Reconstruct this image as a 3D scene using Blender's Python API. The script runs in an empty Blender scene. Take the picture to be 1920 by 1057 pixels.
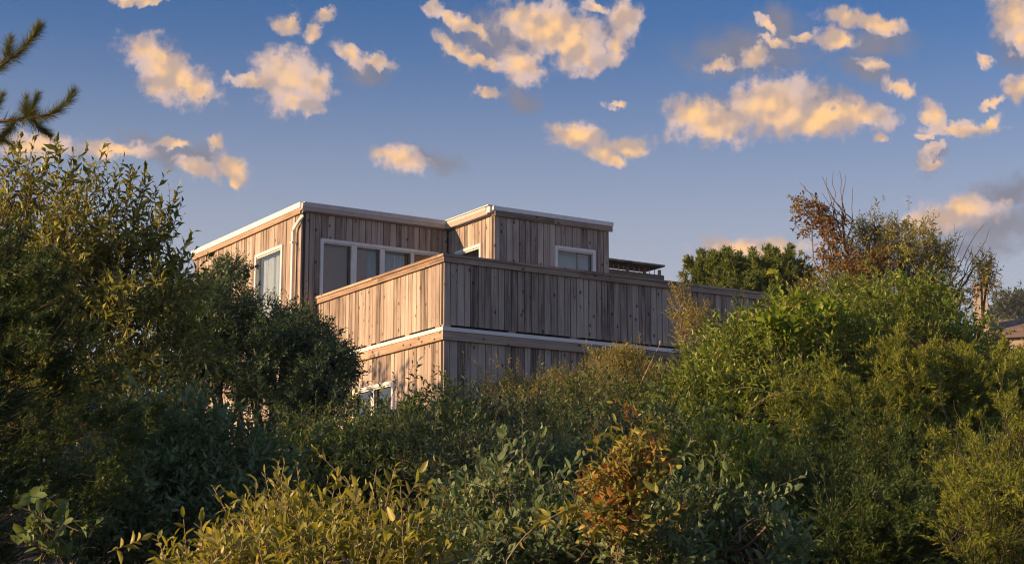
import bpy, math, random
import numpy as np
from mathutils import Matrix, Vector
R = math.radians
SC = bpy.context.scene
COL = SC.collection
random.seed(7)
rng = np.random.default_rng(11)

# ------------------------------------------------------------------ camera
F = 3282.0                      # focal length in pixels of the 1920 px wide photograph
CX, CY = 960.0, 528.5
PITCH = R(10.6225)
cam_d = bpy.data.cameras.new('camera')
cam_d.sensor_width = 36.0
cam_d.lens = F / 1920.0 * 36.0
cam_d.clip_start = 0.05
cam_d.clip_end = 20000.0
cam = bpy.data.objects.new('camera', cam_d)
cam.rotation_euler = (R(90) + PITCH, 0, 0)
COL.objects.link(cam)
SC.camera = cam
cP, sP = math.cos(PITCH), math.sin(PITCH)

def ray(px, py):
    a = (px - CX) / F
    b = -(py - CY) / F
    return Vector((a, cP - sP * b, sP + cP * b))

def at(px, py, Y):
    r = ray(px, py)
    return r * (Y / r.y)

def azel(px, py):
    r = ray(px, py).normalized()
    return math.degrees(math.atan2(r.x, r.y)), math.degrees(math.asin(r.z))

# ------------------------------------------------------------------ light
SUN_EL, SUN_AZ = 14.0, -111.0          # degrees; azimuth from +Y towards +X
SC.view_settings.view_transform = 'Standard'
SC.view_settings.look = 'None'
SC.view_settings.gamma = 1.0
SC.view_settings.exposure = 1.45
SKY_STRENGTH = 0.047
sun_d = bpy.data.lights.new('sun', 'SUN')
sun_d.energy = 2.95
sun_d.angle = R(0.6)
sun_d.color = (1.0, 0.63, 0.315)
sun = bpy.data.objects.new('sun', sun_d)
sdir = Vector((math.sin(R(SUN_AZ)) * math.cos(R(SUN_EL)), math.cos(R(SUN_AZ)) * math.cos(R(SUN_EL)), math.sin(R(SUN_EL))))
sun.rotation_euler = sdir.to_track_quat('Z', 'Y').to_euler()
sun.location = (-40, -10, 40)
COL.objects.link(sun)

SC.cycles.filter_width = 1.1
SC.cycles.max_bounces = 6
SC.cycles.diffuse_bounces = 3
SC.cycles.glossy_bounces = 3
SC.cycles.transmission_bounces = 4
SC.cycles.transparent_max_bounces = 12
SC.cycles.caustics_reflective = False
SC.cycles.caustics_refractive = False

# ------------------------------------------------------------------ sky with clouds
LIT = [  # px, py, half width, half height, turn (degrees)
 (275,100,45,24,20),(315,135,62,34,32),(365,165,42,20,18),(300,165,24,22,0),
 (545,150,62,44,20),(480,150,46,12,-5),(592,160,28,34,0),(555,190,44,18,14),
 (540,45,26,18,0),(588,62,14,16,0),(605,28,18,10,-20),
 (655,106,30,13,34),(705,116,32,11,4),
 (1035,52,92,38,10),(1085,92,52,38,10),(985,30,50,18,-5),(977,125,38,28,0),(860,95,52,12,32),(900,112,50,9,28),
 (850,38,50,10,22),(890,50,40,9,32),(1110,120,20,10,0),(815,15,14,14,30),
 (1172,34,30,28,0),(1155,85,16,30,12),(1115,10,22,8,10),
 (918,177,26,9,0),
 (1158,194,18,8,5),
 (1078,255,50,20,5),(1168,278,50,17,-6),(1130,285,40,14,20),(1150,300,20,14,0),
 (755,300,46,19,12),(725,292,26,10,0),
 (405,266,16,14,0),(432,318,34,24,30),(372,318,42,13,22),(215,278,58,14,4),(320,268,34,8,-6),(440,345,14,14,0),
 (70,275,66,20,4),
 (1340,228,70,32,0),(1298,215,48,24,0),(1450,200,82,44,-8),(1540,217,92,28,6),(1612,218,62,20,6),
 (1600,36,62,13,13),(1652,48,38,14,10),(1560,73,40,17,5),(1440,46,20,8,34),(1455,76,30,7,10),(1505,66,18,8,0),
 (1418,110,26,16,0),(1350,124,34,9,-6),
 (1640,124,30,8,18),(1690,166,30,11,28),
 (1752,218,14,26,-22),(1800,242,62,11,4),(1738,255,18,5,0),(1856,236,24,8,-30),
 (1742,283,20,9,-12),(1746,309,22,10,0),(1648,258,14,10,10),
 (1900,22,36,42,0),(1918,70,14,24,0),(1862,194,24,7,-22),(1912,168,22,18,0),(1846,116,16,9,20),
 (1785,404,86,23,-6),(1735,412,46,14,0),
 (1405,470,92,22,0),(1325,488,40,8,-8),(262,0,40,7,0),
]
GREY = [
 (315,120,50,30,30),(550,140,50,34,20),(694,134,42,24,0),(935,72,100,48,8),(1075,70,70,34,10),(977,188,34,20,22),(802,300,62,18,10),
 (300,284,76,22,14),(362,290,66,26,12),(1535,185,92,20,10),(1640,82,70,28,0),(1465,45,40,34,0),(1622,136,64,18,16),
 (1870,425,110,40,-10),(1890,362,66,24,-6),(1800,470,120,20,0),(1350,205,60,26,0),(1150,60,30,50,10),(1745,296,24,26,0),
 (1400,100,120,40,0),(1905,60,36,60,0),
]
world = bpy.data.worlds.new('World')
SC.world = world
world.use_nodes = True
nt = world.node_tree
nt.nodes.clear()
N = nt.nodes.new
LK = nt.links.new

def math_node(op, a, b=None, c=None, clamp=False):
    n = N('ShaderNodeMath'); n.operation = op; n.use_clamp = clamp
    for k, v in enumerate((a, b, c)):
        if v is None: continue
        if isinstance(v, (int, float)): n.inputs[k].default_value = v
        else: LK(v, n.inputs[k])
    return n.outputs[0]

def smooth_node(x, lo, hi):
    n = N('ShaderNodeMapRange'); n.interpolation_type = 'SMOOTHSTEP'
    LK(x, n.inputs['Value'])
    n.inputs['From Min'].default_value = lo; n.inputs['From Max'].default_value = hi
    return n.outputs['Result']

def mix_col(f, a, b):
    n = N('ShaderNodeMix'); n.data_type = 'RGBA'
    if isinstance(f, (int, float)): n.inputs[0].default_value = f
    else: LK(f, n.inputs[0])
    for s, v in ((6, a), (7, b)):
        if isinstance(v, tuple): n.inputs[s].default_value = (*v, 1)
        else: LK(v, n.inputs[s])
    return n.outputs[2]

tc = N('ShaderNodeTexCoord')
sep = N('ShaderNodeSeparateXYZ'); LK(tc.outputs['Generated'], sep.inputs[0])
az = math_node('MULTIPLY', math_node('ARCTAN2', sep.outputs[0], sep.outputs[1]), 180 / math.pi)
el = math_node('MULTIPLY', math_node('ARCSINE', sep.outputs[2]), 180 / math.pi)
comb = N('ShaderNodeCombineXYZ'); LK(az, comb.inputs[0]); LK(el, comb.inputs[1])
P0 = comb.outputs[0]

sky = N('ShaderNodeTexSky')
sky.sky_type = 'NISHITA'
sky.sun_disc = False
sky.sun_elevation = R(SUN_EL)
sky.sun_rotation = R(SUN_AZ)
sky.altitude = 0
sky.air_density = 1.0
sky.dust_density = 1.6
sky.ozone_density = 2.2

def noise(vec, scale, detail, rough=0.55, lac=2.0):
    n = N('ShaderNodeTexNoise'); n.noise_dimensions = '2D'
    LK(vec, n.inputs['Vector'])
    n.inputs['Scale'].default_value = scale; n.inputs['Detail'].default_value = detail
    n.inputs['Roughness'].default_value = rough; n.inputs['Lacunarity'].default_value = lac
    return n

def vmath(op, a, b=None, s=None):
    n = N('ShaderNodeVectorMath'); n.operation = op
    for k, v in enumerate((a, b)):
        if v is None: continue
        if isinstance(v, tuple): n.inputs[k].default_value = v
        else: LK(v, n.inputs[k])
    if s is not None: n.inputs['Scale'].default_value = s
    return n.outputs['Value'] if op in ('LENGTH', 'DOT_PRODUCT') else n.outputs[0]

def warp(vec, scale, amp, detail):
    n = noise(vec, scale, detail, 0.6)
    d = vmath('SUBTRACT', n.outputs['Color'], (0.5, 0.5, 0.5))
    return vmath('ADD', vec, vmath('SCALE', d, s=amp))

PW = warp(warp(P0, 0.6, 0.45, 1.0), 2.1, 0.62, 6.0)
def blob_field(lst, vec):
    cur = None
    for (px, py, hw, hh, rot) in lst:
        a, e = azel(px, py)
        m = N('ShaderNodeMapping'); m.vector_type = 'TEXTURE'
        if cur is None:
            LK(vec, m.inputs['Vector'])
        else:      # evaluated one after the other (keeps the shader stack small)
            q = N('ShaderNodeVectorMath'); q.operation = 'MULTIPLY_ADD'
            LK(cur, q.inputs[0]); q.inputs[1].default_value = (1e-9, 1e-9, 0); LK(vec, q.inputs[2])
            LK(q.outputs[0], m.inputs['Vector'])
        m.inputs['Location'].default_value = (a, e, 0)
        m.inputs['Rotation'].default_value = (0, 0, -R(rot))
        k = math.degrees(1.0 / F)
        m.inputs['Scale'].default_value = (hw * k * 1.22, hh * k * 1.30, 1)
        l = vmath('LENGTH', m.outputs[0])
        cur = l if cur is None else math_node('SMOOTH_MIN', cur, l, 0.25)
    return cur
fine = noise(P0, 1.6, 7.0, 0.60)
fine_v = fine.outputs['Fac']
off = noise(vmath('ADD', P0, (-0.14, 0.30, 0)), 0.9, 2.5, 0.45).outputs['Fac']
low = noise(P0, 0.9, 2.5, 0.45).outputs['Fac']
big = noise(P0, 0.5, 2.0, 0.5).outputs['Fac']
dl = blob_field(LIT, PW)
dg = blob_field(GREY, PW)
ero = math_node('MULTIPLY', math_node('SUBTRACT', fine_v, 0.5), 1.35)
fl = math_node('ADD', math_node('SUBTRACT', 1.0, dl), ero)
soft = N('ShaderNodeMapRange'); soft.interpolation_type = 'SMOOTHSTEP'
LK(fl, soft.inputs['Value']); soft.inputs['From Min'].default_value = -0.25
LK(math_node('MULTIPLY_ADD', big, 0.9, -0.02), soft.inputs['From Max'])
a_lit = math_node('MULTIPLY', soft.outputs['Result'], 0.97)
fg = math_node('ADD', math_node('SUBTRACT', 1.0, dg), math_node('MULTIPLY', ero, 0.7))
a_grey = math_node('MULTIPLY', smooth_node(fg, -0.30, 0.90), 0.85)
core = smooth_node(math_node('ADD', math_node('MULTIPLY', math_node('SUBTRACT', 1.0, dl), 0.9), math_node('MULTIPLY', math_node('SUBTRACT', big, 0.5), 1.2)), 0.0, 0.80)
shade = smooth_node(math_node('ADD', math_node('SUBTRACT', low, off), math_node('MULTIPLY', math_node('SUBTRACT', big, 0.5), -0.45)), -0.16, 0.16)
K = 1.0
c_edge = (0.259, 0.196, 0.180)
c_core = (0.417, 0.247, 0.107)
c_shad = (0.155, 0.126, 0.126)
# thick parts glow warm, thin rims pinkish, faces turned from the sun greyer
lit_col = mix_col(core, c_edge, c_core)
lit_col = mix_col(math_node('MULTIPLY', math_node('SUBTRACT', 1.0, shade), 0.78), lit_col, c_shad)
grey_col = mix_col(big, (0.062, 0.066, 0.088), (0.115, 0.106, 0.122))

def sky_scaled():
    n = N('ShaderNodeVectorMath'); n.operation = 'SCALE'
    LK(vmath('MULTIPLY', sky.outputs[0], (0.34, 0.64, 1.02)), n.inputs[0]); n.inputs['Scale'].default_value = SKY_STRENGTH
    return n.outputs[0]
SKYC = sky_scaled()
# thicker air towards the horizon
hz_f = math_node('SUBTRACT', 1.0, smooth_node(el, 7.0, 20.5))
SKYC = mix_col(math_node('MULTIPLY', hz_f, 0.95), SKYC, (0.186, 0.190, 0.210))
col = mix_col(a_grey, SKYC, grey_col)
col = mix_col(a_lit, col, lit_col)
bg_in = N('ShaderNodeBackground'); LK(col, bg_in.inputs['Color'])
# beyond the frame: the same kind of scattered clouds from plain noise
gn = noise(warp(P0, 0.5, 1.5, 2.0), 0.16, 6.0, 0.6).outputs['Fac']
ga = math_node('MULTIPLY', smooth_node(gn, 0.56, 0.70), smooth_node(el, 2.0, 9.0))
bg_out = N('ShaderNodeBackground'); LK(mix_col(math_node('MULTIPLY', ga, 0.85), SKYC, (0.270, 0.235, 0.225)), bg_out.inputs['Color'])
inx = math_node('SUBTRACT', 1.0, smooth_node(math_node('ABSOLUTE', az), 18.0, 21.0))
iny = math_node('MULTIPLY', math_node('SUBTRACT', 1.0, smooth_node(el, 21.0, 24.0)), smooth_node(el, -1.0, 0.5))
inside = math_node('MULTIPLY', inx, iny)
mxs = N('ShaderNodeMixShader')
LK(inside, mxs.inputs[0]); LK(bg_out.outputs[0], mxs.inputs[1]); LK(bg_in.outputs[0], mxs.inputs[2])
wo = N('ShaderNodeOutputWorld'); LK(mxs.outputs[0], wo.inputs['Surface'])
world.cycles.sampling_method = 'MANUAL'
world.cycles.sample_map_resolution = 256

# ------------------------------------------------------------------ materials
def new_mat(name):
    m = bpy.data.materials.new(name); m.use_nodes = True
    t = m.node_tree; t.nodes.clear()
    out = t.nodes.new('ShaderNodeOutputMaterial')
    return m, t, out

def ramp(t, stops, interp='LINEAR'):
    r = t.nodes.new('ShaderNodeValToRGB')
    cr = r.color_ramp; cr.interpolation = interp
    while len(cr.elements) > 1: cr.elements.remove(cr.elements[-1])
    cr.elements[0].position = stops[0][0]; cr.elements[0].color = (*stops[0][1], 1)
    for p, c in stops[1:]:
        e = cr.elements.new(p); e.color = (*c, 1)
    return r

def plain(name, colr, rough=0.6, metal=0.0, vary=0.12, scale=6.0, bump=0.0):
    m, t, out = new_mat(name)
    b = t.nodes.new('ShaderNodeBsdfPrincipled')
    tcn = t.nodes.new('ShaderNodeTexCoord')
    n = t.nodes.new('ShaderNodeTexNoise'); n.inputs['Scale'].default_value = scale; n.inputs['Detail'].default_value = 6
    t.links.new(tcn.outputs['Object'], n.inputs['Vector'])
    r = ramp(t, [(0.25, tuple(c * (1 - vary) for c in colr)), (0.75, tuple(min(1, c * (1 + vary)) for c in colr))])
    t.links.new(n.outputs['Fac'], r.inputs[0]); t.links.new(r.outputs[0], b.inputs['Base Color'])
    b.inputs['Roughness'].default_value = rough; b.inputs['Metallic'].default_value = metal
    if bump:
        bm = t.nodes.new('ShaderNodeBump'); bm.inputs['Strength'].default_value = bump; bm.inputs['Distance'].default_value = 0.02
        t.links.new(n.outputs['Fac'], bm.inputs['Height']); t.links.new(bm.outputs[0], b.inputs['Normal'])
    t.links.new(b.outputs[0], out.inputs[0])
    return m

def wood(name, dark, mid, light, along='Z', knots=True):
    m, t, out = new_mat(name)
    L = t.links.new
    b = t.nodes.new('ShaderNodeBsdfPrincipled')
    oi = t.nodes.new('ShaderNodeObjectInfo')
    tcn = t.nodes.new('ShaderNodeTexCoord')
    sh = t.nodes.new('ShaderNodeVectorMath'); sh.operation = 'SCALE'; sh.inputs[0].default_value = (37.0, 11.0, 53.0)
    L(oi.outputs['Random'], sh.inputs['Scale'])
    ad = t.nodes.new('ShaderNodeVectorMath'); ad.operation = 'ADD'
    L(tcn.outputs['Object'], ad.inputs[0]); L(sh.outputs[0], ad.inputs[1])
    def grain(sc, lo, det):
        mp = t.nodes.new('ShaderNodeMapping')
        mp.inputs['Scale'].default_value = (sc, sc, lo) if along == 'Z' else ((lo, sc, sc) if along == 'X' else (sc, lo, sc))
        L(ad.outputs[0], mp.inputs[0])
        n = t.nodes.new('ShaderNodeTexNoise'); n.inputs['Scale'].default_value = 1.0; n.inputs['Detail'].default_value = det
        n.inputs['Roughness'].default_value = 0.6; n.inputs['Distortion'].default_value = 0.4
        L(mp.outputs[0], n.inputs['Vector'])
        return n.outputs['Fac']
    g1 = grain(34, 0.9, 4); g2 = grain(110, 2.5, 3); g3 = grain(5, 1.3, 3)
    def mth(op, a, bb, clamp=False):
        n = t.nodes.new('ShaderNodeMath'); n.operation = op; n.use_clamp = clamp
        for k, v in enumerate((a, bb)):
            if isinstance(v, (int, float)): n.inputs[k].default_value = v
            else: L(v, n.inputs[k])
        return n.outputs[0]
    s = mth('ADD', mth('MULTIPLY', g1, 0.55), mth('MULTIPLY', g2, 0.25))
    s = mth('ADD', s, mth('MULTIPLY', g3, 0.35))
    s = mth('ADD', s, mth('MULTIPLY', mth('SUBTRACT', oi.outputs['Random'], 0.5), 0.26))
    r = ramp(t, [(0.36, dark), (0.52, mid), (0.80, light)])
    L(s, r.inputs[0])
    colr = r.outputs[0]
    if knots:
        mp = t.nodes.new('ShaderNodeMapping')
        mp.inputs['Scale'].default_value = (9.0, 9.0, 5.5) if along == 'Z' else ((5.5, 9, 9) if along == 'X' else (9, 5.5, 9))
        L(ad.outputs[0], mp.inputs[0])
        v = t.nodes.new('ShaderNodeTexVoronoi'); v.inputs['Scale'].default_value = 1.0
        L(mp.outputs[0], v.inputs['Vector'])
        kr = ramp(t, [(0.13, (0.10, 0.08, 0.075)), (0.24, (1, 1, 1))])
        sx = t.nodes.new('ShaderNodeSeparateColor'); L(v.outputs['Color'], sx.inputs[0])
        L(mth('ADD', v.outputs['Distance'], mth('MULTIPLY', mth('GREATER_THAN', sx.outputs[0], 0.34), 1.0)), kr.inputs[0])
        mx = t.nodes.new('ShaderNodeMix'); mx.data_type = 'RGBA'; mx.blend_type = 'MULTIPLY'
        mx.inputs[0].default_value = 0.85
        L(colr, mx.inputs[6]); L(kr.outputs[0], mx.inputs[7])
        colr = mx.outputs[2]
    L(colr, b.inputs['Base Color'])
    b.inputs['Roughness'].default_value = 0.82
    b.inputs['Specular IOR Level'].default_value = 0.25
    bm = t.nodes.new('ShaderNodeBump'); bm.inputs['Strength'].default_value = 0.35; bm.inputs['Distance'].default_value = 0.004
    L(s, bm.inputs['Height']); L(bm.outputs[0], b.inputs['Normal'])
    L(b.outputs[0], out.inputs[0])
    return m

def leaf_mat(name, stops, transl=0.35, rough=0.5, spec=0.35, tcol=(1.25, 1.2, 0.55)):
    m, t, out = new_mat(name)
    L = t.links.new
    at_ = t.nodes.new('ShaderNodeAttribute'); at_.attribute_name = 'rnd'
    r = ramp(t, stops); L(at_.outputs['Fac'], r.inputs[0])
    b = t.nodes.new('ShaderNodeBsdfPrincipled')
    L(r.outputs[0], b.inputs['Base Color'])
    b.inputs['Roughness'].default_value = rough; b.inputs['Specular IOR Level'].default_value = spec
    tr = t.nodes.new('ShaderNodeBsdfTranslucent')
    mu = t.nodes.new('ShaderNodeVectorMath'); mu.operation = 'MULTIPLY'; mu.inputs[1].default_value = tcol
    L(r.outputs[0], mu.inputs[0]); L(mu.outputs[0], tr.inputs['Color'])
    mx = t.nodes.new('ShaderNodeMixShader'); mx.inputs[0].default_value = transl
    L(b.outputs[0], mx.inputs[1]); L(tr.outputs[0], mx.inputs[2]); L(mx.outputs[0], out.inputs[0])
    return m

def glass_mat(name, tint=(0.92, 0.95, 0.95), ior=1.52):
    m, t, out = new_mat(name)
    L = t.links.new
    lw = t.nodes.new('ShaderNodeLayerWeight'); lw.inputs['Blend'].default_value = 0.5
    pw = t.nodes.new('ShaderNodeMath'); pw.operation = 'POWER'; pw.inputs[1].default_value = 2.6; L(lw.outputs['Facing'], pw.inputs[0])
    ad = t.nodes.new('ShaderNodeMath'); ad.operation = 'MULTIPLY_ADD'; ad.inputs[1].default_value = 0.8; ad.inputs[2].default_value = 0.05; ad.use_clamp = True
    L(pw.outputs[0], ad.inputs[0])
    tr = t.nodes.new('ShaderNodeBsdfTransparent'); tr.inputs[0].default_value = (*tint, 1)
    gl = t.nodes.new('ShaderNodeBsdfGlossy'); gl.inputs['Roughness'].default_value = 0.015
    mx = t.nodes.new('ShaderNodeMixShader')
    L(ad.outputs[0], mx.inputs[0]); L(tr.outputs[0], mx.inputs[1]); L(gl.outputs[0], mx.inputs[2]); L(mx.outputs[0], out.inputs[0])
    return m

M = {}
M['plank'] = wood('weathered_cedar', (0.104, 0.081, 0.067), (0.336, 0.271, 0.228), (0.610, 0.512, 0.439))
M['board_x'] = wood('cedar_board_x', (0.127, 0.095, 0.079), (0.305, 0.234, 0.190), (0.508, 0.406, 0.329), 'X')
M['board_y'] = wood('cedar_board_y', (0.159, 0.115, 0.088), (0.365, 0.262, 0.190), (0.587, 0.444, 0.333), 'Y')
M['sheath'] = plain('dark_sheathing', (0.035, 0.03, 0.027), 0.9)
M['white'] = plain('white_trim_paint', (0.80, 0.79, 0.77), 0.45, vary=0.06)
M['metal_white'] = plain('white_roof_metal', (0.80, 0.80, 0.79), 0.35, vary=0.05)
M['gutter'] = plain('beige_gutter_paint', (0.54, 0.51, 0.485), 0.4, vary=0.06)
M['roof'] = plain('grey_roof_membrane', (0.25, 0.25, 0.25), 0.8)
M['glass'] = glass_mat('window_glass')
M['room'] = plain('room_paint', (0.42, 0.38, 0.35), 0.9)
M['room_light'] = plain('pale_room_paint', (0.62, 0.63, 0.62), 0.9)
M['curtain'] = plain('curtain_cloth', (0.62, 0.66, 0.70), 0.9, vary=0.05)
M['pale_reflection'] = plain('pale_blue_reflection_paint', (0.42, 0.50, 0.54), 0.9, vary=0.05)  # pale blue of the tower pane's reflection, put into colour
M['blind'] = plain('mauve_roller_blind', (0.36, 0.215, 0.17), 0.9, vary=0.05)
M['darkstile'] = plain('brown_sash', (0.10, 0.075, 0.06), 0.5)
M['bark'] = plain('grey_bark', (0.13, 0.10, 0.08), 0.9, vary=0.4, scale=14, bump=0.5)
M['bark_red'] = plain('red_brown_bark', (0.24, 0.12, 0.07), 0.9, vary=0.4, scale=14, bump=0.5)
M['stem_dark'] = plain('dark_stem_bark', (0.05, 0.042, 0.026), 0.9, vary=0.3, scale=9)
M['twig'] = plain('twig_bark', (0.17, 0.12, 0.08), 0.85, vary=0.3, scale=9)
M['twig_pale'] = plain('pale_dead_twig', (0.30, 0.23, 0.17), 0.85, vary=0.3, scale=9)
M['soil'] = plain('leaf_litter_soil', (0.055, 0.045, 0.03), 0.95, vary=0.5, scale=1.5, bump=0.6)
M['far_roof'] = plain('brown_shingle', (0.25, 0.17, 0.13), 0.85, vary=0.3, scale=2.5, bump=0.3)
M['chimney'] = plain('pale_chimney_stucco', (0.40, 0.32, 0.27), 0.85, vary=0.1, scale=1.2)

# ------------------------------------------------------------------ object helpers
def tag(o, label=None, cat=None, group=None, kind=None):
    if label: o['label'] = label
    if cat: o['category'] = cat
    if group: o['group'] = group
    if kind: o['kind'] = kind
    return o

def empty(name, loc, rz=0.0, label=None, cat=None, group=None):
    o = bpy.data.objects.new(name, None)
    o.location = loc; o.rotation_euler = (0, 0, rz); o.empty_display_size = 0.2
    COL.objects.link(o)
    return tag(o, label, cat, group)

def link_mesh(name, me, mat, parent=None):
    if mat and not me.materials: me.materials.append(mat)
    o = bpy.data.objects.new(name, me)
    COL.objects.link(o)
    if parent: o.parent = parent
    return o

class MB:
    """collects boxes / prisms / quads into one mesh"""
    def __init__(s): s.v = []; s.f = []
    def box(s, a, b):
        x0, y0, z0 = a; x1, y1, z1 = b
        k = len(s.v)
        s.v += [(x0,y0,z0),(x1,y0,z0),(x1,y1,z0),(x0,y1,z0),(x0,y0,z1),(x1,y0,z1),(x1,y1,z1),(x0,y1,z1)]
        s.f += [(k,k+3,k+2,k+1),(k+4,k+5,k+6,k+7),(k,k+1,k+5,k+4),(k+1,k+2,k+6,k+5),(k+2,k+3,k+7,k+6),(k+3,k,k+4,k+7)]
        return s
    def prism(s, pts0, pts1):
        k = len(s.v); n = len(pts0)
        s.v += list(pts0) + list(pts1)
        s.f += [tuple(range(k, k+n))[::-1], tuple(range(k+n, k+2*n))]
        for i in range(n):
            j = (i+1) % n
            s.f.append((k+i, k+j, k+n+j, k+n+i))
        return s
    def build(s, name, mat, parent=None):
        me = bpy.data.meshes.new(name); me.from_pydata(s.v, [], s.f); me.update()
        return link_mesh(name, me, mat, parent)

def mesh_np(name, V, T, rnd=None):
    """triangle mesh from numpy arrays"""
    me = bpy.data.meshes.new(name)
    V = np.ascontiguousarray(V, dtype=np.float32); T = np.ascontiguousarray(T, dtype=np.int32)
    me.vertices.add(len(V)); me.vertices.foreach_set('co', V.ravel())
    me.loops.add(T.size); me.loops.foreach_set('vertex_index', T.ravel())
    me.polygons.add(len(T))
    me.polygons.foreach_set('loop_start', np.arange(0, T.size, 3, dtype=np.int32))
    me.polygons.foreach_set('loop_total', np.full(len(T), 3, dtype=np.int32))
    if rnd is not None:
        a = me.attributes.new('rnd', 'FLOAT', 'POINT')
        a.data.foreach_set('value', np.ascontiguousarray(rnd, dtype=np.float32))
    me.update(calc_edges=True)
    return me

# ------------------------------------------------------------------ ground
def ground_z(x, y):
    y = np.asarray(y, dtype=float)
    z = np.interp(y, [-400, 2, 27, 45, 120, 400, 3000], [-2.2, -1.6, 1.7, 1.9, 1.0, -3, -12])
    z = z + 31.0 * np.exp(-((np.asarray(x) - 90.0) ** 2) / 9800.0 - ((y - 260.0) ** 2) / 7200.0)      # wooded hill far right
    return z + 0.08 * np.sin(np.asarray(x) * 0.9 + 1.3) * np.sin(y * 0.7)

def build_ground():
    xs = np.concatenate([-np.geomspace(3000, 32, 30), np.linspace(-30, 30, 61), np.geomspace(32, 3000, 30)])
    ys = np.concatenate([[-400, -100, -40], np.linspace(-20, 60, 81), np.geomspace(64, 3000, 40)])
    X, Y = np.meshgrid(xs, ys)
    V = np.stack([X, Y, ground_z(X, Y)], -1).reshape(-1, 3)
    nx, ny = len(xs), len(ys)
    i = np.arange(ny - 1)[:, None] * nx + np.arange(nx - 1)[None]
    i = i.ravel()
    T = np.concatenate([np.stack([i, i+1, i+nx+1], 1), np.stack([i, i+nx+1, i+nx], 1)])
    o = link_mesh('ground', mesh_np('ground', V, T), M['soil'])
    tag(o, kind='structure')
build_ground()
def gz(x, y): return float(ground_z(x, y))
# ------------------------------------------------------------------ the house
YAW = R(57.96876)                                  # azimuth of its long front
HC = Vector((-1.16317, 29.52605, 0))               # corner of the deck
HZ = 1.70
house = empty('cedar_house', (HC.x, HC.y, HZ), R(90) - YAW,
              'grey weathered cedar house with flat white-edged roof and walled deck', 'house')
def hz(z): return z - HZ

def subtract(lo, hi, cuts):
    segs = [(lo, hi)]
    for a, b in cuts:
        nxt = []
        for s, e in segs:
            if b <= s or a >= e: nxt.append((s, e)); continue
            if a > s: nxt.append((s, a))
            if b < e: nxt.append((b, e))
        segs = nxt
    return [q for q in segs if q[1] - q[0] > 0.02]

def plank_mesh(w, h, t):
    c = 0.005
    prof = [(-w/2, 0.0), (w/2, 0.0), (w/2, -t + c), (w/2 - c, -t), (-w/2 + c, -t), (-w/2, -t + c)]
    p0 = [(x, y, 0) for x, y in prof]; p1 = [(x, y, h) for x, y in prof]
    mb = MB().prism(p0, p1)
    me = bpy.data.meshes.new('plank'); me.from_pydata(mb.v, [], mb.f); me.update()
    me.materials.append(M['plank'])
    return me

def wall(name, axis, plane, s0, s1, z0, z1, holes=(), thick=0.10, bw=0.139, inner=None):
    """sheathing (with openings) and vertical planks in front of it; axis 'x' runs along the long front, 'y' along the side.
    outside is -y for 'x' walls and -x for 'y' walls; plane is the outer face of the planks"""
    T = 0.022
    edges = sorted({s0, s1, *[h[0] for h in holes], *[h[1] for h in holes]})
    mb = MB()
    for a, b in zip(edges[:-1], edges[1:]):
        mid = (a + b) / 2
        for lo, hi in subtract(z0, z1, [(h[2], h[3]) for h in holes if h[0] < mid < h[1]]):
            if axis == 'x': mb.box((a, plane + T + 0.012, hz(lo)), (b, plane + thick, hz(hi)))
            else: mb.box((plane + T + 0.012, a, hz(lo)), (plane + thick, b, hz(hi)))
    w = mb.build(name, M['sheath'], house)
    for a, b in zip(edges[:-1], edges[1:]):
        n = max(1, round((b - a) / bw))
        cuts = [a + (b - a) * i / n + (random.uniform(-0.016, 0.016) if 0 < i < n else 0) for i in range(n + 1)]
        for p, q in zip(cuts[:-1], cuts[1:]):
            mid = (p + q) / 2
            for lo, hi in subtract(z0, z1, [(h[2], h[3]) for h in holes if h[0] < mid < h[1]]):
                t = T + random.uniform(-0.004, 0.006)
                dz = random.uniform(-0.004, 0.004) if hi - lo > 0.5 else 0
                me = plank_mesh(q - p - 0.012, hi - lo + dz, t)
                o = link_mesh('plank', me, None, w)
                tilt = random.uniform(-0.02, 0.02)
                if axis == 'x':
                    o.location = (mid, plane + T + 0.0119, hz(lo)); o.rotation_euler = (0, 0, tilt)
                else:
                    o.location = (plane + T + 0.0119, mid, hz(lo)); o.rotation_euler = (0, 0, -math.pi / 2 + tilt)
    return w

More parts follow.
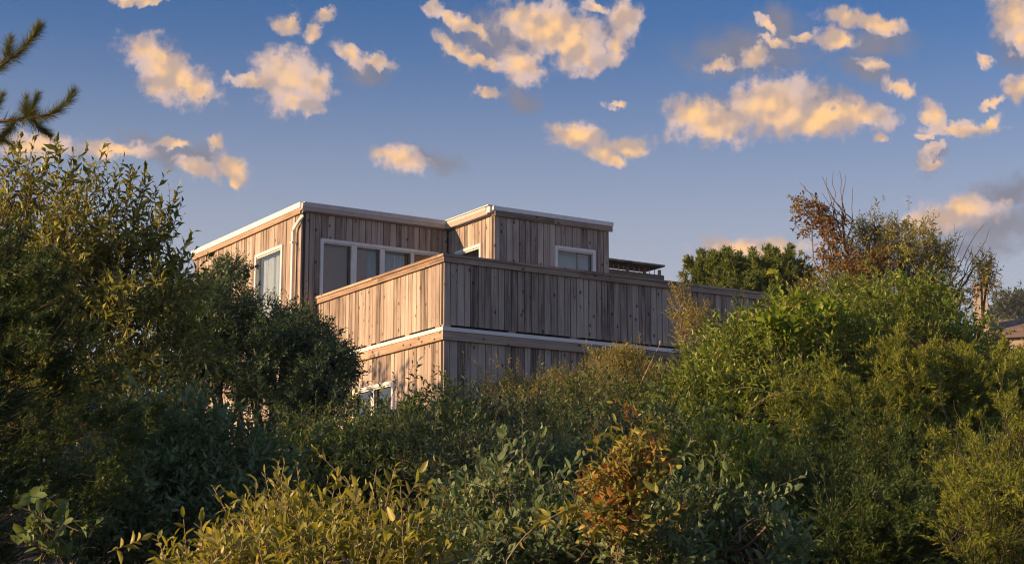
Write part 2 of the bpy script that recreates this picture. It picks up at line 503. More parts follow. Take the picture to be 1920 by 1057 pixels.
def window(axis, plane, a, b, z0, z1, posts=(), fw=0.06, proud=0.028, deep=0.06, dark_head=True, curtains=(), parent=house, head_far=0.0):
    """white framed window in a wall; posts = [(from, to)]"""
    def B(mb, s0, s1, za, zb, d0, d1):
        if axis == 'x': mb.box((s0, plane + d0, hz(za)), (s1, plane + d1, hz(zb)))
        else: mb.box((plane + d0, s0, hz(za)), (plane + d1, s1, hz(zb)))
    mb = MB()
    B(mb, a, b, z1 - fw, z1, -proud, deep)                 # head
    B(mb, a, b, z0, z0 + fw, -proud, deep)                 # sill
    B(mb, a, a + fw, z0 + fw, z1 - fw, -proud, deep)
    B(mb, b - fw, b, z0 + fw, z1 - fw, -proud, deep)
    w = mb.build('window', M['white'], parent)
    fr = MB()
    B(fr, a + fw + 0.001, b - fw - 0.001, z1 - fw - 0.028, z1 - fw - 0.001, -0.002, deep - 0.004)
    fr.build('inner_head', M['white'], w)
    bars = [a + fw]
    for p0, p1 in posts:
        q = MB(); B(q, p0, p1, z0 + fw, z1 - fw - 0.029, -proud + 0.004, deep - 0.002)
        q.build('mullion', M['white'], w); bars += [p0, p1]
    bars.append(b - fw)
    for i in range(0, len(bars), 2):
        g = MB(); s0, s1 = bars[i], bars[i + 1]
        B(g, s0 + 0.001, s1 - 0.001, z0 + fw + 0.001, z1 - fw - 0.03, 0.034, 0.040)
        g.build('pane', M['glass'], w)
        st = MB(); B(st, s1 - 0.05, s1 - 0.012, z0 + fw + 0.002, z1 - fw - 0.031, 0.012, 0.030)
        if dark_head: st.build('sash_stile', M['darkstile'], w)
    for c0, c1, zt in curtains:
        n = 40; v0 = []; v1 = []
        vs, fs = [], []
        for i in range(n + 1):
            s = c0 + (c1 - c0) * i / n
            d = 0.17 + 0.035 * math.sin(i * 1.35) + 0.012 * math.sin(i * 2.9)
            for z in (z0 - 0.05, zt):
                vs.append((s, plane + d, hz(z)) if axis == 'x' else (plane + d, s, hz(z)))
        for i in range(n): fs.append((2*i, 2*i+2, 2*i+3, 2*i+1))
        me = bpy.data.meshes.new('curtain'); me.from_pydata(vs, [], fs); me.update()
        for p in me.polygons: p.use_smooth = True
        link_mesh('curtain', me, M['curtain'], w)
    return w

def hbox(name, mat, a, b, parent=house):
    return MB().box((a[0], a[1], hz(a[2])), (b[0], b[1], hz(b[2]))).build(name, M[mat], parent)

X1 = 7.30       # far end of the deck front
YB = 10.60      # back of the main block
# deck parapet
wall('deck_parapet', 'x', 0.0, 0.0, X1, 4.81, 5.955)
wall('deck_parapet', 'y', 0.0, 0.04, 5.03, 4.81, 5.955)
def cap_x(x0, x1, last=False):
    hbox('cap_rail', 'board_x', (x0, -0.055, 5.985), (x1, 0.15, 6.030))
for a, b in ((-0.055, 2.79), (2.793, 5.5), (5.503, X1 + 0.05)): cap_x(a, b)
for a, b in ((0.152, 2.6), (2.603, 5.03)): hbox('cap_rail', 'board_y', (-0.055, a, 5.985), (0.15, b, 6.030))
for a, b in ((-0.033, 2.79), (2.793, 5.0), (5.003, X1 + 0.02)): hbox('rail_fascia', 'board_x', (a, -0.032, 5.888), (b, -0.001, 5.983))
for a, b in ((-0.001, 2.4), (2.403, 5.03)): hbox('rail_fascia', 'board_y', (-0.033, a, 5.888), (-0.001, b, 5.983))
# gap with blocking, white flashing and band board
hbox('deck_joist', 'sheath', (0.09, 0.09, 4.60), (X1, 0.13, 4.86)); hbox('deck_joist', 'sheath', (0.09, 0.132, 4.60), (0.13, 5.0, 4.86))
for x in (0.0, 1.32, 2.62, 3.9, 5.2, 6.5): hbox('block', 'board_x', (x, 0.012, 4.756), (x + 0.14, 0.088, 4.812))
for y in (0.16, 1.25, 2.35, 2.72, 3.6, 4.5): hbox('block', 'board_y', (0.012, y, 4.756), (0.088, y + 0.16, 4.812))
hbox('flashing', 'metal_white', (-0.058, -0.058, 4.690), (X1, 0.0, 4.755)); hbox('flashing', 'metal_white', (-0.058, 0.002, 4.690), (0.0, 5.03, 4.755))
hbox('flashing', 'metal_white', (0.002, 0.002, 4.740), (X1, 0.088, 4.754)); hbox('flashing', 'metal_white', (0.002, 0.09, 4.740), (0.088, 5.03, 4.754))
for a, b in ((-0.042, 3.1), (3.103, 6.2), (6.203, X1)): hbox('band_board', 'board_x', (a, -0.042, 4.536), (b, 0.02, 4.688))
for a, b in ((0.022, 2.7), (2.703, 5.03)): hbox('band_board', 'board_y', (-0.042, a, 4.536), (0.02, b, 4.688))
# lower storey
wall('lower_wall', 'x', 0.0, 0.0, X1, 1.75, 4.536)
LW = (1.773, 3.36)
wall('lower_wall', 'y', 0.0, 0.04, 5.03, 1.75, 4.536, holes=[(LW[0] + 0.03, LW[1] - 0.03, 2.63, 4.0)])
window('y', 0.0, LW[0], LW[1], 2.6, 4.035, posts=[(2.50, 2.62)], curtains=())
hbox('deck_floor', 'room', (0.14, 0.14, 5.02), (X1 - 0.1, 5.03, 5.10))
# main block
MX = -0.369; MY = 5.035; TX = 2.957; TY = 3.191; TXE = 5.733
ZT = 7.70
wall('main_wall', 'y', MX, MY, YB, 1.75, ZT, holes=[(5.88, 7.155, 5.63, 7.16), (8.25, 9.35, 1.9, 4.2)])
window('y', MX, 5.85, 7.188, 5.6, 7.20, dark_head=False, curtains=[(5.92, 6.5, 7.1), (6.55, 7.1, 7.1)])
window('y', MX, 8.22, 9.38, 1.85, 4.24, posts=[(8.74, 8.84)], dark_head=False, curtains=[(8.3, 9.3, 4.1)])
wall('main_wall', 'x', MY, MX + 0.037, TX, 5.10, ZT, holes=[(0.09, 2.715, 5.15, 7.19)])
window('x', MY, 0.061, 2.745, 5.12, 7.222, posts=[(0.735, 0.855), (1.385, 1.485), (2.085, 2.16)], curtains=[(1.16, 1.40, 7.1), (1.5, 2.05, 7.1)])
def blind(x0, x1, zt): hbox('blind_and_reflection_panel', 'blind', (x0, MY + 0.115, 5.3), (x1, MY + 0.12, zt))
blind(0.13, 0.73, 7.1); blind(0.865, 1.15, 7.1)
# taller front room
wall('tower_wall', 'y', TX, TY + 0.037, MY, 5.10, ZT - 0.02, holes=[(3.707, 4.673, 6.03, 7.17)])
window('y', TX, 3.677, 4.703, 6.0, 7.20, dark_head=False)
wall('tower_wall', 'x', TY, TX, TXE, 5.10, 7.667, holes=[(4.413, 5.34, 6.03, 7.20)])
window('x', TY, 4.383, 5.37, 6.0, 7.232, dark_head=False, curtains=[(5.05, 5.3, 7.15)])
hbox('blind_and_reflection_panel', 'pale_reflection', (4.45, TY + 0.20, 6.55), (5.04, TY + 0.205, 7.18)); hbox('blind_and_reflection_panel', 'pale_reflection', (4.45, TY + 0.30, 6.05), (5.3, TY + 0.305, 6.6))  # added pale sheets imitate the bright reflection and see-through in this pane
hbox('corner_board', 'plank', (MX + 0.0, MY - 0.022, 1.75), (MX + 0.034, MY + 0.0, ZT))
hbox('side_wall', 'sheath', (TXE - 0.1, TY + 0.11, 5.1), (TXE, YB, 7.66))
hbox('rear_wall', 'sheath', (MX + 0.1, YB - 0.1, 1.75), (TXE - 0.101, YB, 7.66))
hbox('floor_slab', 'room', (MX + 0.11, MY + 0.11, 5.0), (TXE - 0.11, YB - 0.11, 5.1))
hbox('floor_slab', 'room', (TX + 0.11, TY + 0.11, 5.0), (TXE - 0.11, MY + 0.105, 5.099))
hbox('ceiling', 'room_light', (MX + 0.11, MY + 0.11, 7.6), (TXE - 0.11, YB - 0.11, 7.65))
hbox('ceiling', 'room_light', (TX + 0.11, TY + 0.11, 7.6), (TXE - 0.11, MY + 0.105, 7.649))
hbox('partition', 'room', (MX + 0.11, 8.0, 5.1), (TX + 0.1, 8.08, 7.6))
hbox('partition', 'room_light', (TX + 0.105, 5.6, 5.1), (TXE - 0.11, 5.68, 7.6))
hbox('partition', 'room', (TX + 0.11, MY + 0.11, 5.1), (TX + 0.18, 7.99, 7.6))
# roof with metal edge, fascia boards and gutters
roof = MB().prism([(x, y, hz(7.70)) for x, y in ((MX, MY - 0.02), (TX, MY - 0.02), (TX, TY + 0.0), (TXE, TY + 0.0), (TXE, YB), (MX, YB))],
                  [(x, y, hz(7.842)) for x, y in ((MX, MY - 0.02), (TX, MY - 0.02), (TX, TY + 0.0), (TXE, TY + 0.0), (TXE, YB), (MX, YB))]).build('roof', M['roof'], house)
def rbox(name, mat, a, b): return hbox(name, mat, a, b, roof)
rbox('rake_fascia', 'board_y', (MX - 0.035, MY - 0.02, 7.672), (MX - 0.002, YB + 0.05, 7.775))
rbox('rake_edge', 'metal_white', (MX - 0.052, MY - 0.05, 7.778), (MX - 0.001, YB + 0.06, 7.892))
rbox('front_edge', 'metal_white', (TX - 0.05, TY - 0.052, 7.778), (TXE + 0.075, TY - 0.001, 7.862))
for a, b in ((TX + 0.0, 4.35), (4.353, TXE + 0.06)): rbox('front_fascia', 'board_x', (a, TY - 0.04, 7.667), (b, TY - 0.001, 7.776))
rbox('side_edge', 'metal_white', (TXE + 0.002, TY, 7.70), (TXE + 0.07, YB, 7.86))
rbox('drip_edge', 'metal_white', (MX + 0.0, MY - 0.145, 7.868), (TX - 0.14, MY + 0.05, 7.884))
rbox('drip_edge', 'metal_white', (TX - 0.145, TY + 0.0, 7.8685), (TX + 0.05, MY - 0.0, 7.8845))
def gutter_profile():   # (out, z) of a moulded gutter
    return [(0.0, 7.722), (0.075, 7.722), (0.085, 7.735), (0.105, 7.775), (0.120, 7.800), (0.120, 7.866), (0.0, 7.866)]
pr = gutter_profile()
def gutter_x(x0, x1):
    f = lambda x, k: [(x - (o if k else 0), MY - 0.021 - o, hz(z)) for o, z in pr]
    g = MB().prism(f(x0, 0), f(x1, 1)).build('gutter', M['gutter'], roof)
    for x in (0.05, 0.95, 1.95, 2.5):
        MB().prism([(x, MY - 0.021 - o * 1.03, hz(7.794 + (z - 7.794) * 1.03)) for o, z in pr], [(x + 0.022, MY - 0.021 - o * 1.03, hz(7.794 + (z - 7.794) * 1.03)) for o, z in pr]).build('gutter_strap', M['gutter'], g)
    return g
gutter_x(MX - 0.03, TX - 0.002)
def gutter_y(y0, y1):
    f = lambda y, k: [(TX - 0.002 - o, y - (o if k else 0), hz(z)) for o, z in pr]
    g = MB().prism(f(y0, 0), f(y1, 1)).build('gutter', M['gutter'], roof)
    y = 4.1
    MB().prism([(TX - 0.002 - o * 1.03, y, hz(7.794 + (z - 7.794) * 1.03)) for o, z in pr], [(TX - 0.002 - o * 1.03, y + 0.022, hz(7.794 + (z - 7.794) * 1.03)) for o, z in pr]).build('gutter_strap', M['gutter'], g)
gutter_y(TY + 0.14, MY - 0.022)
rbox('gutter_end', 'metal_white', (TX - 0.10, TY + 0.02, 7.74), (TX - 0.004, TY + 0.138, 7.864))

def tube(name, pts, rad, mat, parent, sides=8):
    """round tube along a polyline"""
    pts = [Vector(p) for p in pts]
    rs = rad if isinstance(rad, (list, tuple)) else [rad] * len(pts)
    vs, fs = [], []
    for i, p in enumerate(pts):
        d = (pts[min(i+1, len(pts)-1)] - pts[max(i-1, 0)]).normalized()
        a = d.orthogonal().normalized() if abs(d.z) > 0.99 else d.cross(Vector((0, 0, 1))).normalized()
        b = d.cross(a)
        for k in range(sides):
            t = 2 * math.pi * k / sides
            vs.append(p + (a * math.cos(t) + b * math.sin(t)) * rs[i])
    for i in range(len(pts) - 1):
        for k in range(sides):
            k2 = (k + 1) % sides
            fs.append((i*sides+k, i*sides+k2, (i+1)*sides+k2, (i+1)*sides+k))
    fs.append(tuple(range(sides))[::-1]); fs.append(tuple(range((len(pts)-1)*sides, len(pts)*sides)))
    me = bpy.data.meshes.new(name); me.from_pydata([tuple(v) for v in vs], [], fs); me.update()
    for p in me.polygons: p.use_smooth = True
    return link_mesh(name, me, M[mat], parent)
ds = tube('downspout', [(MX - 0.01, MY - 0.085, hz(7.735)), (MX - 0.015, MY - 0.085, hz(7.60)), (MX - 0.04, MY - 0.03, hz(7.53)), (MX - 0.075, MY + 0.17, hz(7.40)), (MX - 0.075, MY + 0.20, hz(7.33)), (MX - 0.075, MY + 0.20, hz(2.0))], 0.037, 'white', house)
for z in (7.1, 5.9, 4.2): MB().box((MX - 0.12, MY + 0.15, hz(z)), (MX - 0.028, MY + 0.25, hz(z + 0.03))).build('pipe_clip', M['white'], ds)

# rear balcony seen past the tower: shelf-like top over balusters
iC = Matrix.Translation((HC.x, HC.y, 0)) @ Matrix.Rotation(R(90) - YAW, 4, 'Z')
iCi = iC.inverted()
def on_y(px, py, yv):       # pixel -> house coordinates on the plane y = yv
    r = ray(px, py); o = iCi @ Vector((0, 0, 0)); d = iCi.to_3x3() @ r
    t = (yv - o.y) / d.y
    return o + d * t
BY = 8.0
p0 = on_y(1140, 484, BY); p1 = on_y(1247, 496, BY)
ztop = (p0.z + p1.z) / 2
bal = empty('rear_balcony', (HC.x, HC.y, HZ), R(90) - YAW, 'wooden rear balcony with wide flat top and thin balusters behind the house', 'balcony')
bx0, bx1 = TXE + 0.02, p1.x
MB().box((bx0, BY, hz(ztop - 0.045)), (bx1, BY + 0.85, hz(ztop))).build('shelf', M['plank'], bal)
q0 = on_y(1150, 505, BY + 0.35); zr = q0.z + 0.05
zb = on_y(1200, 511, BY + 0.35).z
q1 = on_y(1245, 520, BY + 0.35)
for k, px in enumerate((1176, 1208.5, 1236.5)):
    q = on_y(px, 510, BY + 0.40)
    MB().box((q.x - 0.03, BY + 0.37, hz(zb)), (q.x + 0.03, BY + 0.43, hz(ztop - 0.047))).build('post', M['board_x'], bal)
nb = 34
for i in range(nb):
    x = bx0 + 0.05 + (q1.x - 0.15 - bx0) * i / (nb - 1)
    MB().box((x - 0.007, BY + 0.392, hz(zb)), (x + 0.007, BY + 0.406, hz(ztop - 0.047))).build('baluster', M['white'], bal)
MB().box((bx0, BY + 0.345, hz(zb - 0.16)), (q1.x, BY + 0.44, hz(zb))).build('rail_board', M['board_x'], bal)
for i in range(14):
    x = bx0 + (q1.x - bx0) * i / 14
    MB().box((x, BY + 0.36, hz(zb - 2.0)), (x + (q1.x - bx0) / 14 - 0.025, BY + 0.40, hz(zb - 0.17))).build('slat', M['board_x'], bal)
MB().box((bx0 + 0.1, BY + 0.42, 0.0), (q1.x - 0.1, BY + 2.2, hz(zb - 2.0))).build('support_wall', M['sheath'], bal)

# neighbour's house far to the right: chimney and hipped roof
NB_Y = 62.0
c = at(1843, 600, NB_Y)
nz = gz(c.x, NB_Y)
nbh = empty('distant_house', (c.x, NB_Y, nz), R(-18), 'distant house with brown hipped roof and tall pale chimney behind shrubs', 'house')
sc = NB_Y / F
def lz(py): return at(1843, py, NB_Y).z - nz
e0 = lz(650); r0_ = lz(597)
W2 = 3.0
rf = MB()
rf.v = [(-0.35, -2.0, e0), (4.6, -2.0, e0), (4.6, 3.0, e0), (-0.35, 3.0, e0), (0.62, 0.4, r0_), (3.2, 0.6, r0_)]
rf.f = [(0, 1, 5, 4), (1, 2, 5), (2, 3, 4, 5), (3, 0, 4), (3, 2, 1, 0)]
rfo = rf.build('roof', M['far_roof'], nbh)
MB().box((-0.2, -1.8, 0), (4.4, 2.8, e0 - 0.004)).build('wall', M['chimney'], nbh)
chm = MB()
w0 = 0.27; w1 = 0.235
chm.prism([(-w0, -w0 - 0.9, e0 - 0.8), (w0, -w0 - 0.9, e0 - 0.8), (w0, w0 - 0.9, e0 - 0.8), (-w0, w0 - 0.9, e0 - 0.8)],
          [(-w1, -w1 - 0.9, lz(545)), (w1, -w1 - 0.9, lz(545)), (w1, w1 - 0.9, lz(545)), (-w1, w1 - 0.9, lz(545))])
ch = chm.build('chimney', M['chimney'], rfo)
MB().box((-w1 - 0.04, -w1 - 0.94, lz(545) + 0.002), (w1 + 0.04, w1 - 0.86, lz(541))).build('chimney_cap', M['chimney'], rfo)
# ------------------------------------------------------------------ plants
HAZE = 0.00035
def unit(a): return a / np.maximum(np.linalg.norm(a, axis=-1, keepdims=True), 1e-9)
def rand_dirs(n): return unit(rng.normal(size=(n, 3)))
UP = np.array([0, 0, 1.0])

def leaf_frames(base, ldir, nrm):
    ldir = unit(ldir); w = unit(np.cross(ldir, nrm)); n = np.cross(w, ldir)
    return ldir, w, n

def leaves_mesh(base, ldir, nrm, length, ratio, rnd, detail=1, fold=0.16, curl=0.12):
    """base (n,3); leaves as folded, drooping blades; detail 0: one triangle, 1: two, 2: six"""
    n = len(base); ld, w, nn = leaf_frames(base, ldir, nrm)
    L = length[:, None]; W = L * np.asarray(ratio).reshape(-1, 1) * 0.5
    curl = rng.normal(curl, 0.16, (n, 1))
    fold = fold * rng.uniform(0.3, 1.8, (n, 1))
    tip = base + ld * L - nn * L * curl
    if detail == 0:
        V = np.stack([base - w * W * 0.8, base + w * W * 0.8, tip], 1).reshape(-1, 3)
        T = np.arange(3 * n).reshape(n, 3); k = 3
    elif detail == 1:
        l = base + ld * L * 0.46 - w * W + nn * L * fold * 0.6
        r = base + ld * L * 0.46 + w * W + nn * L * fold * 0.6
        V = np.stack([base, r, tip, l], 1).reshape(-1, 3)
        b = np.arange(n)[:, None] * 4
        T = np.concatenate([b + [0, 1, 2], b + [0, 2, 3]]); k = 4
    else:
        m = base + ld * L * 0.5 - nn * L * 0.02
        l1 = base + ld * L * 0.30 - w * W * 0.92 + nn * L * fold * 0.5
        l2 = base + ld * L * 0.70 - w * W * 0.80 + nn * L * (fold * 0.4 - curl * 0.35)
        r1 = base + ld * L * 0.30 + w * W * 0.92 + nn * L * fold * 0.5
        r2 = base + ld * L * 0.70 + w * W * 0.80 + nn * L * (fold * 0.4 - curl * 0.35)
        V = np.stack([base, r1, r2, tip, l2, l1, m], 1).reshape(-1, 3)
        b = np.arange(n)[:, None] * 7
        T = np.concatenate([b + [0, 1, 6], b + [1, 2, 6], b + [2, 3, 6], b + [3, 4, 6], b + [4, 5, 6], b + [5, 0, 6]]); k = 7
    return V, T, np.repeat(rnd, k)

def prisms(p0, p1, r0, r1):
    """thin three-sided twigs"""
    n = len(p0); d = unit(p1 - p0)
    ref = np.where(np.abs(d[:, 2:3]) > 0.9, np.array([[1.0, 0, 0]]), np.array([[0, 0, 1.0]]))
    a = unit(np.cross(d, ref)); b = np.cross(d, a)
    r0 = np.broadcast_to(np.asarray(r0, float), (n,))[:, None]; r1 = np.broadcast_to(np.asarray(r1, float), (n,))[:, None]
    vs = []
    for p, r in ((p0, r0), (p1, r1)):
        for k in range(3):
            t = 2 * math.pi * k / 3
            vs.append(p + (a * math.cos(t) + b * math.sin(t)) * r)
    V = np.stack(vs, 1).reshape(-1, 3)
    i = np.arange(n)[:, None] * 6
    T = np.concatenate([i + x for x in ([0, 1, 4], [0, 4, 3], [1, 2, 5], [1, 5, 4], [2, 0, 3], [2, 3, 5])])
    return V, T

def merge(parts):
    Vs, Ts, k = [], [], 0
    for V, T in parts:
        Vs.append(V); Ts.append(T + k); k += len(V)
    return np.concatenate(Vs), np.concatenate(Ts)

def curve_pts(a, b, sag=0.12, n=5, wob=0.06):
    a = np.asarray(a, float); b = np.asarray(b, float)
    t = np.linspace(0, 1, n)[:, None]
    L = np.linalg.norm(b - a)
    mid = np.sin(np.pi * t) * (np.array([0, 0, 1.0]) * sag * L + rng.normal(size=3) * wob * L)
    w = rng.normal(size=(n, 3)) * wob * 0.35 * L; w[0] = 0; w[-1] = 0
    return a + (b - a) * t + mid + w

def tube_np(pts, r0, r1, sides=6):
    pts = np.asarray(pts); n = len(pts)
    d = unit(np.gradient(pts, axis=0))
    ref = np.array([0.3, 0.9, 0.2]); a = unit(np.cross(d, ref)); b = np.cross(d, a)
    r = np.linspace(r0, r1, n)[:, None]
    vs = []
    for k in range(sides):
        t = 2 * math.pi * k / sides
        vs.append(pts + (a * math.cos(t) + b * math.sin(t)) * r)
    V = np.stack(vs, 1).reshape(-1, 3)
    T = []
    for i in range(n - 1):
        for k in range(sides):
            k2 = (k + 1) % sides
            T += [(i*sides+k, i*sides+k2, (i+1)*sides+k2), (i*sides+k, (i+1)*sides+k2, (i+1)*sides+k)]
    return V, np.array(T)

def px_lobe(px, py, Y, hw, hh, depth=None, sink=0.0):
    """ellipsoid whose outline fills the given pixels at distance Y"""
    c = np.array(at(px, py, Y)); k = Y / F
    rx, rz = hw * k, hh * k
    ry = depth if depth else 0.5 * (rx + rz)
    return c, np.array([rx, ry, rz])

def lump(dirs, ph, amp):
    s = np.zeros(len(dirs))
    for k in range(len(ph)):
        s += np.sin(dirs @ ph[k, :3] + ph[k, 3])
    return 1 + amp * s / math.sqrt(len(ph))

def sample_lobes(lobes, n, inner=0.3, lumpy=0.16, low=-0.6, back=0.35, jit=0.05, ragged=0.10, reach=0.2):
    """points and outward directions over the lobes"""
    area = np.array([(r[0]*r[2] + r[0]*r[1] + r[1]*r[2]) for c, r in lobes]); area = area / area.sum()
    P, D = [], []
    for (c, r), a in zip(lobes, area):
        m = max(4, int(n * a * 2.2))
        d = rand_dirs(m)
        tocam = unit(-c)
        keep = (d[:, 2] > low) & ((d @ tocam > -0.25) | (rng.random(m) < back))
        d = d[keep][:max(4, int(n * a))]
        ph = np.concatenate([rng.normal(size=(7, 3)) * 4.2, rng.uniform(0, 6.28, (7, 1))], 1)
        f = lump(d, ph, lumpy) + rng.normal(size=len(d)) * jit
        inn = rng.random(len(d)) < inner
        f = np.where(inn, f * rng.uniform(0.45, 0.95, len(d)), f)
        P.append(c + d * r * f[:, None]); D.append(unit(d / r))
    P, D = np.concatenate(P), np.concatenate(D)
    w = rng.random(len(P)) < ragged                     # stray shoots that break the outline
    P[w] += unit(D[w] * 0.7 + UP + rng.normal(size=(w.sum(), 3)) * 0.4) * (reach * rng.uniform(0.4, 1.3, (w.sum(), 1)))
    return P, D

def gap_mask(P, size, cut):
    """False where the foliage leaves a hole"""
    g = np.zeros(len(P))
    for k in range(6):
        g += np.sin(P @ (rng.normal(size=3) * 3.6 / size) + rng.uniform(0, 6.28))
    return g / math.sqrt(3) > cut

def bend_shoots(P, D, length, up=0.45, jitter=0.5, out=0.8):
    n = len(P)
    d = unit(D * out + UP * up + rng.normal(size=(n, 3)) * jitter)
    L = length * rng.uniform(0.6, 1.35, n)
    return P - d * L[:, None] * 0.6, d, L

def leaf_on_shoots(base, d, L, k, a0=75, a1=28, first=0.12):
    """k leaves spiralling along every shoot: base points, leaf directions, normals, position 0..1"""
    n = len(base)
    ref = unit(np.cross(d, rand_dirs(n))); per2 = np.cross(d, ref)
    s = np.linspace(first, 1.0, k)[None] + rng.normal(size=(n, k)) * 0.02
    ang = (np.arange(k) * 2.39996)[None] + rng.uniform(0, 6.28, (n, 1)) + rng.normal(size=(n, k)) * 0.35
    al = np.radians(a0 + (a1 - a0) * s) + rng.normal(size=(n, k)) * 0.22
    per = ref[:, None] * np.cos(ang)[..., None] + per2[:, None] * np.sin(ang)[..., None]
    ld = d[:, None] * np.cos(al)[..., None] + per * np.sin(al)[..., None]
    nr = d[:, None] * np.sin(al)[..., None] - per * np.cos(al)[..., None]
    nr = nr + rng.normal(size=nr.shape) * 0.25 + UP * 0.3
    p = base[:, None] + d[:, None] * (L[:, None] * s)[..., None]
    return p.reshape(-1, 3), ld.reshape(-1, 3), nr.reshape(-1, 3), s.ravel()

UNIT_LEAF = {}
def unit_leaf(mat, ratio, q):
    key = (mat.name, ratio, q)
    if key not in UNIT_LEAF:
        V, T, r = leaves_mesh(np.zeros((1, 3)), np.array([[0, 1.0, 0]]), np.array([[0, 0, 1.0]]), np.array([1.0]), [ratio], np.array([(q + 0.5) / 8]), detail=2)
        me = mesh_np('leaf', V, T, r); me.materials.append(mat)
        UNIT_LEAF[key] = me
    return UNIT_LEAF[key]

def project(P):
    fx = P[:, 0]; up = P[:, 2] * cP - P[:, 1] * sP; fw = P[:, 1] * cP + P[:, 2] * sP
    return CX + F * fx / fw, CY - F * up / fw, fw

def shrub(name, label, cat, lobes, mat, n_shoots, per, leaf, ratio=0.4, shoot=0.22, detail=1, up=0.45, jitter=0.5, out=0.8,
          inner=0.3, lumpy=0.16, low=-0.6, jit=0.05, a0=75, a1=28, twig_r=0.002, stem_r=0.03, twigs=True, bark='twig', base=None,
          branches=14, single=0, group=None, back=0.35, rnd_bias=None, extra=None, fold=0.16, curl=0.12, trunks=None, ragged=0.10, gap=0.38, cut=-0.65):
    P, D = sample_lobes(lobes, int(n_shoots * 1.3), inner, lumpy, low, back, jit, ragged, shoot * 0.9)
    km = gap_mask(P, gap, cut); P = P[km]; D = D[km]
    if extra is not None:
        P = np.concatenate([P, extra[0]]); D = np.concatenate([D, extra[1]])
    sb, sd, sl = bend_shoots(P, D, shoot, up, jitter, out)
    lp, ld, ln, ls = leaf_on_shoots(sb, sd, sl, per, a0, a1)
    n = len(lp)
    length = leaf * rng.uniform(0.55, 1.25, n) * (1 - 0.35 * np.abs(ls - 0.5) * 1.2)
    length *= np.repeat(rng.uniform(0.68, 1.3, len(sb)), per)
    rat = ratio * rng.uniform(0.7, 1.25, n)
    srnd = np.repeat(rng.random(len(sb)), per)
    rnd = np.clip(0.45 * srnd + 0.55 * rng.random(n), 0, 0.999)
    if rnd_bias is not None: rnd = rnd_bias(lp, rnd)
    c0 = np.mean([c for c, r in lobes], 0)
    if base is None: base = (c0[0], c0[1])
    bz = gz(base[0], base[1])
    root = empty(name, (base[0], base[1], bz), 0, label, cat, group)
    origin = np.array([base[0], base[1], bz])
    # stems and branches
    parts = []
    for c, r in lobes:
        st = origin + rng.normal(size=3) * [0.06, 0.06, 0.0]
        pts = curve_pts(st, c - [0, 0, r[2] * 0.2], 0.02, 6, 0.05)
        parts.append(tube_np(pts, stem_r, stem_r * 0.5, 6))
    idx = rng.integers(0, len(sb), branches * len(lobes))
    cs = np.array([c for c, r in lobes])
    for i in idx:
        c = cs[np.argmin(np.linalg.norm(cs - sb[i], axis=1))]
        parts.append(tube_np(curve_pts(c + rng.normal(size=3) * 0.05, sb[i], 0.05, 5, 0.07), stem_r * 0.42, twig_r * 1.4, 4))
    if trunks:
        for tb, tt, ra, rb in trunks: parts.append(tube_np(curve_pts(tb, tt, 0.0, 8, 0.04), ra, rb, 8))
    if twigs: parts.append(prisms(sb, sb + sd * sl[:, None], twig_r, twig_r * 0.6))
    V, T = merge(parts)
    link_mesh('stems', mesh_np('stems', V - origin, T), M[bark], root)
    pick = np.zeros(n, bool)
    if single:
        X, Y, Z = project(lp)
        seen = (X > 0) & (X < 1920) & (Y > 0) & (Y < 1057)
        score = np.where(seen, length / Z * F, 0) + np.where(ls > 0.5, 3, 0)
        facing = -np.sum(unit(lp) * unit(lp - c0), 1)
        score = score * (facing > 0.1)
        pick[np.argsort(-score)[:single]] = True
        pick &= score > 0
    k = ~pick
    V, T, r = leaves_mesh(lp[k], ld[k], ln[k], length[k], rat[k], rnd[k], detail, fold, curl)
    fo = link_mesh('foliage', mesh_np('foliage', V - origin, T, r), mat, root)
    fo['kind'] = 'stuff'
    if single:
        a, w, nn = leaf_frames(lp, ld, ln)
        for i in np.nonzero(pick)[0]:
            o = bpy.data.objects.new('leaf', unit_leaf(mat, ratio, int(rnd[i] * 8)))
            m = Matrix((( w[i][0], a[i][0], nn[i][0]), (w[i][1], a[i][1], nn[i][1]), (w[i][2], a[i][2], nn[i][2]))).to_4x4()
            o.matrix_local = Matrix.Translation(Vector(lp[i] - origin)) @ m @ Matrix.Scale(float(length[i]), 4)
            o.parent = fo
            COL.objects.link(o)
    return root

